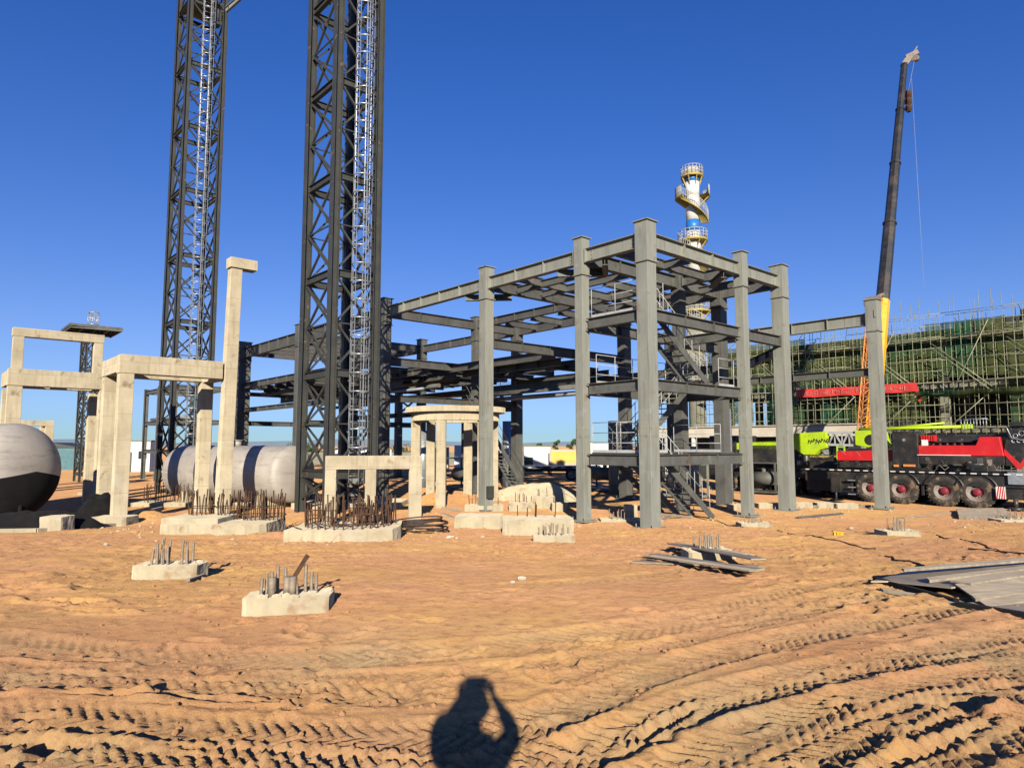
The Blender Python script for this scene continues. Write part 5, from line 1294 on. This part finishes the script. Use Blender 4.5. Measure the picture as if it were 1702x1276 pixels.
# fence and far trees
pf0, pf1 = P(470, 740, 85), P(1010, 740, 85)
fn = thing('site_fence', 'low grey site fence on the horizon behind the frame', 'fence', (pf0.x, pf0.y, DEEP), 0)
Lf = pf1.x-pf0.x
b = MB(); b.box((Lf/2, 0, 1.1), (Lf, .05, 1.5)); b.build('panel', 'concrete_far', fn)
for k in range(16): b = MB(); b.box((Lf*k/15, -.05, 1.1), (.12, .12, 2.2)); b.build('post', 'white', fn)
def tree(label, px, Y, h, w, seed, kind=0, cat='tree'):
    p = P(px, 740, Y); o = thing('tree', label, cat, (p.x, p.y, DEEP), 0, 'far trees on the horizon'); rd = random.Random(seed)
    b = MB(); b.tube((0,0,0), (0,0,h*.6), .10*h/5, .05*h/5, n=7)
    for k in range(6):
        a = rd.uniform(0, 6.3); z = h*rd.uniform(.3,.6); b.tube((0,0,z), (w*.3*math.cos(a), w*.3*math.sin(a), z+h*.2), .04*h/5, .015*h/5, n=5)
    b.build('trunk', 'bark', o); b = MB(); cl = [(rd.gauss(0,w*.22), rd.gauss(0,w*.22), h*rd.uniform(.35,.95), rd.uniform(.12,.24)*w) for _ in range(12)]
    for k in range(1100):
        c = rd.choice(cl); v = Vector((rd.gauss(0,1), rd.gauss(0,1), rd.gauss(0,1))).normalized()*c[3]*rd.uniform(.5,1.1); q = Vector((c[0],c[1],c[2]))+v
        if q.z > h: continue
        s_ = rd.uniform(.10,.2); u = Vector((rd.uniform(-1,1),rd.uniform(-1,1),rd.uniform(-1,1))).normalized()*s_; t_ = u.cross(Vector((rd.uniform(-1,1),rd.uniform(-1,1),1))).normalized()*s_
        b.add([q-u, q+t_*.6, q+u, q-t_*.6], [(0,1,2,3)])
    b.build('crown', 'leaf', o)
labs = ['bushy tree on the horizon left of the nearest tower legs', 'small tree seen between the legs of the nearest tower', 'tree behind the fence right of the nearest tower', 'spreading tree behind the low three-posted portal', 'thin tree peeping over the yellow hoarding', 'second thin tree over the yellow hoarding, nearer the column', 'small tree over the white site cabin', 'low tree beyond the left tank']
for k, (px, Y, h, w) in enumerate(((508,95,3.0,4),(522,92,2.6,3.4),(660,98,2.9,4.4),(680,94,2.4,4),(925,110,3.6,1.4),(952,110,4.0,1.6),(897,110,3.0,1.4),(110,90,2.4,4))): tree(labs[k], px, Y, h, w, k+30)

# pipe rack and cabins at the far left
pr = P(262, 740, 52)
o = thing('pipe_rack', 'grey steel pipe rack with teal sheeting behind the second lattice tower', 'pipe rack', (pr.x, pr.y, DEEP), ROT)
for k, (x, y) in enumerate(((0,0),(-4,0),(4,0),(0,3.5),(-4,3.5),(4,3.5))):
    b = MB(); b.ibeam((x,y,0), (x,y,7.2), .3, .3, up=(0,1,0)); b.build('post', 'primer_dark', o)
for z in (2.2, 4.4, 6.9):
    b = MB()
    for y in (0, 3.5): b.ibeam((-4,y,z), (4,y,z), .22, .3)
    for x in (-4,0,4): b.ibeam((x,0,z+.02), (x,3.5,z+.02), .2, .28)
    b.build('beam', 'primer_dark', o)
b = MB(); b.box((-2, 3.4, 5.6), (3.6, .06, 2.2)); b.build('sheet', 'shedblue', o)
for k in range(3): b = MB(); b.tube((-4.5, .6+.7*k, 4.75), (4.5, .6+.7*k, 4.75), .14, n=12); b.build('pipe', 'galv', o)
pw = P(222, 740, 70)
o = thing('site_cabin', 'small white flat-roofed cabin left of the second lattice tower', 'cabin', (pw.x, pw.y, DEEP), R_(10))
b = MB(); b.box((0,1.5,1.55), (3.2,3,3.1)); b.build('wall', 'white', o); b = MB(); b.box((0,1.5,3.15), (3.4,3.2,.12)); b.build('roof', 'concrete_far', o)
b = MB(); b.box((-.6,-.012,1.0), (1.0,.02,2.0)); b.build('door', 'tower', o); b = MB(); b.box((.9,-.012,1.7), (.8,.02,.8)); b.build('window', 'glass', o)
pw = P(85, 740, 75)
o = thing('storage_shed', 'dark low shed behind the left steel vessel', 'shed', (pw.x, pw.y, DEEP), R_(5))
b = MB(); b.box((0,2,1.2), (6.5,4,2.4)); b.build('wall', 'shedblue', o); b = MB(); b.slab_y([(-3.4,2.4),(3.4,2.4),(0,3.0)], -.1, 4.1); b.build('roof', 'tower', o)

# ------------------------------------------------------------------ boards, sheets and small things on the sand
rd = random.Random(77)
fan = [((1052,936),(1262,950)), ((1072,928),(1264,957)), ((1086,930),(1263,962)), ((1080,934),(1255,966)), ((1124,912),(1262,945)), ((1122,915),(1240,940)), ((1118,918),(1262,953))]
bl = ['lowest board of the fan, longest at its left end', 'thin board second from the left in the fan', 'board in the middle of the fan, pale edge', 'front board of the fan nearest the camera', 'rear board of the fan touching the pedestal', 'short rear board lying across the fan', 'topmost broad board of the fan']
for k, (a, c) in enumerate(fan):
    p, q = GS(*a), GS(*c); z = .03+.022*k; p.z += z; q.z += z+.02; 
    b = MB(); b.bar(Vector((0,0,0)), q-p, .16 if k != 6 else .22, .018)
    tag(b.build('board', 'wood' if k % 2 else 'ply', loc=p), bl[k], 'board', 'weathered boards fanned out beside a pedestal')
def sheet(label, pts, z, th=.018, m='ply', name='plywood_sheet', grp='plywood sheets piled at the right edge', tilt=None):
    vs = [GS(*p) for p in pts]; base = max(v.z for v in vs) if tilt is None else None
    c = sum(vs, Vector())/len(vs); zs = [((base if base is not None else v.z)+z+(tilt[i] if tilt else 0)) for i, v in enumerate(vs)]
    n = len(vs); V = [(v.x-c.x, v.y-c.y, zz3-c.z) for v, zz3 in zip(vs, zs)]; V += [(x, y, q-th) for x, y, q in V]
    b = MB(); b.add(V, [tuple(range(n)), tuple(reversed(range(n, 2*n)))] + [(i, n+i, n+(i+1)%n, (i+1)%n) for i in range(n)])
    return tag(b.build(name, m, loc=c), label, 'sheet', grp)
sheet('broad grey plywood sheet with a pointed left end', [(1448,972),(1478,973),(1582,992),(1790,962),(1760,948),(1545,947)], .05, tilt=(0,.02,.06,.06,.04,.02))
sheet('pale plywood sheet sloping over the front of the pile', [(1588,990),(1640,1010),(1800,1000),(1790,966)], .03, m='wood', tilt=(.10,.02,.02,.10))
sheet('narrow pale sheet lying on top of the pile', [(1580,985),(1615,992),(1790,962),(1740,955)], .14, m='wood', tilt=(0,0,0,0))
sheet('plywood sheet at the back of the pile by the right edge', [(1600,950),(1700,962),(1800,945),(1680,938)], .09, tilt=(0,0,0,0))
sheet('third sheet sticking out under the front of the pile', [(1600,1003),(1720,1026),(1820,1015),(1800,990)], .03, tilt=(.02,.01,.02,.03))
for k, (lab, pts_, z_) in enumerate((('long plank lying across the plywood pile from left tip to right edge', [(1500,966),(1504,970),(1760,950),(1755,946)], .17), ('plank beside the first one on the plywood pile', [(1540,976),(1546,981),(1780,958),(1774,953)], .16),
    ('short pale plank on the front sheet of the pile', [(1615,1000),(1622,1006),(1770,992),(1764,987)], .10), ('plank poking out left below the plywood tip', [(1462,976),(1468,981),(1600,1004),(1604,998)], .03), ('rear plank along the back of the plywood pile', [(1560,949),(1563,953),(1790,941),(1788,938)], .12))):
    sheet(lab, pts_, z_, .03, 'wood', 'plank', 'planks on the plywood pile', (0,0,0,0))
def beam_on(label, a, c, w, h, z, m, name='timber', grp=None, cat='beam'):
    p, q = GS(*a), GS(*c); b = MB(); b.bar(Vector((0,0,z)), q-p+Vector((0,0,z)), w, h); return tag(b.build(name, m, loc=p), label, cat, grp)
beam_on('dark strip under the front edge of the plywood pile, left piece', (1455,968), (1590,1000), .07, .06, .02, 'darkcloth')  # black strips filling in the dark band along the pile's front edge
beam_on('dark strip running off the right edge in front of the plywood pile', (1592,1003), (1800,1040), .08, .05, .02, 'darkcloth')
beam_on('rusty rod lying on the sand behind the plywood pile', (1610,915), (1760,930), .03, .03, .02, 'rebar', 'steel_rod', cat='rod')
beam_on('second rod crossing behind the plywood pile, nearer to it', (1660,942), (1780,930), .03, .03, .04, 'rebar', 'steel_rod', cat='rod')
beam_on('pale plank leaning low beside the long bolted pedestal at left', (312,968), (338,958), .05, .03, .03, 'wood', 'plank', cat='plank')
sheet('dark grey concrete slab lying flat beyond the right pedestals', [(1590,850),(1594,862),(1690,866),(1668,850)], .14, .14, 'wood', 'concrete_plate', None, (0,0,0,0))
# hose coil
p = GS(690, 887); p.y += .5
o = thing('cable_coil', 'loose coil of dark cable beside the rounded footing', 'cable', p); b = MB(); rr = random.Random(6)
for k in range(7):
    R1 = rr.uniform(.45, .72); cx, cy = rr.uniform(-.12,.12), rr.uniform(-.1,.1); ti = rr.uniform(0,.35); ph = rr.uniform(0,6)
    b.path([(cx+R1*1.15*math.cos(a*2*PI/36), cy+R1*.8*math.sin(a*2*PI/36), .06+.05*k*.6+ti*R1*(.5+.5*math.sin(a*2*PI/36+ph))) for a in range(37)], .022, 6)
b.build('loops', 'cable', o)
p = GS(636, 885); b = MB(); b.ring((0,0,.2), .20, .07, 20, 8, ax='y'); tag(b.build('rubber_tyre', 'rubber', loc=p, rz=.5), 'small black tyre leaning between footing and cable coil', 'tyre')
def cable(label, pts, r=.016):
    P_ = [GS(*p) for p in pts]; q = []
    for a, c in zip(P_[:-1], P_[1:]):
        for k in range(8):
            f = k/8; v = a.lerp(c, f); v.z = surf(v.x, v.y)+r*.6; v.x += .05*math.sin(k*.9+a.x); q.append(v)
    b = MB(); b.path([v-P_[0] for v in q], r, 6); tag(b.build('ground_cable', 'cable', loc=P_[0]), label, 'cable', 'cables trailing over the sand')
cable('thin cable snaking from the right corner column to the yellow scrap', [(1290,882),(1340,898),(1400,905),(1460,912)])
cable('cable curving between the yellow scrap and the plywood pile', [(1470,925),(1510,935),(1560,950)])
cable('cable lying across the tops of the centre blocks', [(752,862),(840,864),(900,862),(1000,866)])
cable('cable trailing at the right edge above the plywood pile', [(1560,890),(1600,905),(1650,915),(1730,935)])
cable('cable lying along the foot of the staircase', [(1105,862),(1150,860),(1190,866),(1240,878)])
for lab, px, py, r, m, nm in [('yellow crumpled scrap on the sand by the thin cable', 1393, 900, .12, 'yellow', 'plastic_scrap'), ('white flat stone right of the cable coil', 748, 893, .11, 'stone', 'pale_stone'),
     ('white stone on the open sand in the centre', 868, 964, .06, 'stone', 'pale_stone'), ('white stone at upper left of the long bolted pedestal', 176, 907, .07, 'stone', 'pale_stone'), ('dark stone just right of the broad nearest pedestal', 543, 998, .08, 'tower', 'dark_stone'),
     ('dark stone right of the long bolted pedestal', 334, 948, .10, 'tower', 'dark_stone'), ('pale stone below the white kerb blocks', 1415, 880, .06, 'stone', 'pale_stone'), ('tan stone next to the white centre stone', 852, 968, .03, 'stone', 'pale_stone'), ('reddish brick bit behind the long bolted pedestal', 327, 932, .07, 'rim_red', 'brick_piece')]:
    p = GS(px, py); b = MB(); lump(b, (0,0,r*.3), r, int(px), .55, 2)
    if m == 'yellow':
        b = MB(); 
        for k in range(4): b.box((-.08+.055*k, 0, .03), (.04, .07, .08), rz=.4*k)
        b.box((0, 0, .085), (.24, .09, .02), ry=.12)
    tag(b.build(nm, m, loc=p), lab, 'scrap' if m == 'yellow' else 'stone')
for lab, a_, c_, w_, h_, z_, m_ in [('long timber lying behind the white kerb blocks', (1290,846), (1450,843), .12, .10, .05, 'wood'), ('short timber at the foot of the staircase', (1085,856), (1150,862), .10, .08, .05, 'wood'),
    ('pale timber left of the staircase foot', (1100,866), (1130,852), .12, .06, .03, 'ply'), ('timber lying in front of the centre blocks on the left', (735,868), (770,872), .14, .08, .04, 'ply'),
    ('dark timber between the rounded footing and the centre blocks', (735,846), (765,850), .10, .08, .05, 'wood'), ('steel channel on the ground beside the right corner column', (1325,862), (1400,856), .12, .06, .03, 'primer_dark'),
    ('timber beam behind the stepped footing at left', (232,858), (270,846), .12, .12, .05, 'wood'), ('thin plank on the sand right of the lone outer column', (1500,862), (1580,852), .15, .03, .02, 'wood')]:
    beam_on(lab, a_, c_, w_, h_, z_, m_, cat='timber')
# rubble bits around footings, uncountable
mb = MB()
for i in range(420):
    a = rd.choice(((560,890,260),(860,870,180),(330,880,120),(1150,862,120),(1350,850,120),(1640,870,100),(200,872,70),(1380,846,80)))
    px = a[0]+rd.gauss(0,a[2]*.5); py = a[1]+rd.gauss(0,9)
    if py < 838: continue
    p = GS(px, py); lump(mb, p+Vector((0,0,.01)), rd.uniform(.012,.05), i, .7)
tag(mb.build('rubble', 'concrete_grey'), 'pale stone chips and rubble strewn round the footings', 'rubble', kind='stuff')

# ------------------------------------------------------------------ the photographer, standing behind the camera and throwing the shadow
po = thing('person', 'person in a dark jacket holding up a phone with both hands, seen as a shadow', 'person', (0, 0, surf(0, -.42)), 0)
gy0 = -.40
pts = [(0,gy0,.98), (0,gy0,1.14), (0,gy0-.01,1.28), (0,gy0,1.40), (0,gy0+.01,1.48), (-.01,gy0+.03,1.57), (-.02,gy0+.05,1.64), (-.02,gy0+.04,1.70),
       (-.15,gy0,1.41), (-.205,gy0+.13,1.45), (-.15,gy0+.24,1.53), (-.10,gy0+.335,1.595),
       (.15,gy0,1.42), (.238,gy0+.13,1.465), (.17,gy0+.26,1.55), (.108,gy0+.335,1.61),
       (-.10,gy0,.90), (-.12,gy0,.50), (-.13,gy0-.03,.09), (-.14,gy0+.13,.04), (.10,gy0,.90), (.12,gy0,.50), (.13,gy0-.03,.09), (.14,gy0+.13,.04)]
ed = [(0,1),(1,2),(2,3),(3,4),(4,5),(5,6),(6,7),(3,8),(8,9),(9,10),(10,11),(3,12),(12,13),(13,14),(14,15),(0,16),(16,17),(17,18),(18,19),(0,20),(20,21),(21,22),(22,23)]
ra = [(.14,.12),(.12,.11),(.13,.115),(.11,.09),.055,.062,.088,.06, .065,.048,.036,.026, .065,.048,.036,.026, .085,.058,.04,.03, .085,.058,.04,.03]
skin_obj('body', pts, ed, ra, 'skin', po)
# jacket over torso and arms
skin_obj('jacket', [pts[i] for i in (0,1,2,3,8,9,10,12,13,14)] + [(0,gy0,.80), (-.035,gy0-.03,1.53), (-.10,gy0+.05,1.50), (-.105,gy0+.16,1.56)], [(0,1),(1,2),(2,3),(3,4),(4,5),(5,6),(3,7),(7,8),(8,9),(0,10),(3,11),(4,12),(12,13)],
         [(.145,.14),(.135,.13),(.14,.13),(.125,.11),.09,.11,.095,.075,.058,.050,(.15,.15),(.125,.10),.095,.07], 'jacket', po)
skin_obj('trousers', [pts[i] for i in (0,16,17,18,20,21,22)], [(0,1),(1,2),(2,3),(0,4),(4,5),(5,6)], [(.17,.14),.11,.085,.065,.11,.085,.065], 'trousers', po)
for s in (-1, 1):
    b = MB(); b.slab_y([(-.05,0),(.05,0),(.05,.08),(.03,.11),(-.03,.11),(-.05,.08)], -.08, .20); b.build('boot', 'shoe', po, loc=(s*.145, gy0-.01, 0), bevel=.02)
# hair cap, ears, nose, eyes, mouth
b = MB(); b.lathe([(.001,.115),(.05,.108),(.088,.07),(.103,.01),(.098,-.05),(.08,-.08)], 20, (0, gy0+.02, 1.665), 'z'); hr = b.build('hair', 'hair', po)
for v in []: pass
for s in (-1, 1):
    b = MB(); lump(b, (0,0,0), .022, 5, 1.4, 2); b.build('ear', 'skin', po, loc=(s*.088, gy0+.045, 1.64))
    b = MB(); lump(b, (0,0,0), .011, 6, .8, 2); b.build('eye', 'white', po, loc=(s*.032, gy0+.127, 1.655))
b = MB(); b.add([(0,.155,1.648),(-.014,.128,1.618),(.014,.128,1.618),(0,.16,1.623)], [(0,1,3),(0,3,2),(1,2,3)]); b.build('nose', 'skin', po, loc=(0,gy0,0))
b = MB(); b.box((0, gy0+.130, 1.592), (.045,.012,.012)); b.build('mouth', 'rim_red', po, bevel=.004)
# hands: palm, four fingers and thumb each, closed on the ends of the phone
for s, base, nm in ((-1, Vector((-.10,-.065,1.595)), 'left'), (1, Vector((.108,-.065,1.61)), 'right')):
    ph_edge = Vector((s*.078, -.018, EYE-po.location.z))
    pl = base.lerp(ph_edge+Vector((s*.028,-.012,-.03)), .75)
    hp_ = [tuple(base), tuple(pl)]; he = [(0,1)]; hr_ = [.026, (.030,.018)]
    for f in range(4):
        k = len(hp_); z = pl.z + .035-.021*f; ln_ = (.9,1,.95,.75)[f]
        hp_ += [(pl.x+s*.008, pl.y+.012, z), (ph_edge.x+s*.012, -.012, z+.01), (ph_edge.x-s*.012*ln_, -.004-.006, z+.012), (ph_edge.x-s*.034*ln_, -.012, z+.012)]
        he += [(1,k),(k,k+1),(k+1,k+2),(k+2,k+3)]; hr_ += [.010,.009,.0085,.0075]
    k = len(hp_); hp_ += [(pl.x-s*.01, pl.y-.01, pl.z-.01), (ph_edge.x-s*.01, -.034, pl.z+.015), (ph_edge.x-s*.03, -.032, pl.z+.03)]; he += [(1,k),(k,k+1),(k+1,k+2)]; hr_ += [.013,.010,.008]
    skin_obj('hand', hp_, he, hr_, 'skin', po, root=1)
pz = surf(0, -.42)
ph = thing('phone', 'black phone held level in both hands of the photographer', 'phone', (0, -.016, EYE), 0)
b = MB(); b.box((0,0,0), (.158,.008,.076)); b.build('case', 'black', ph, bevel=.003); b = MB(); b.box((0,-.0055,0), (.148,.002,.068)); b.build('screen', 'glass', ph)
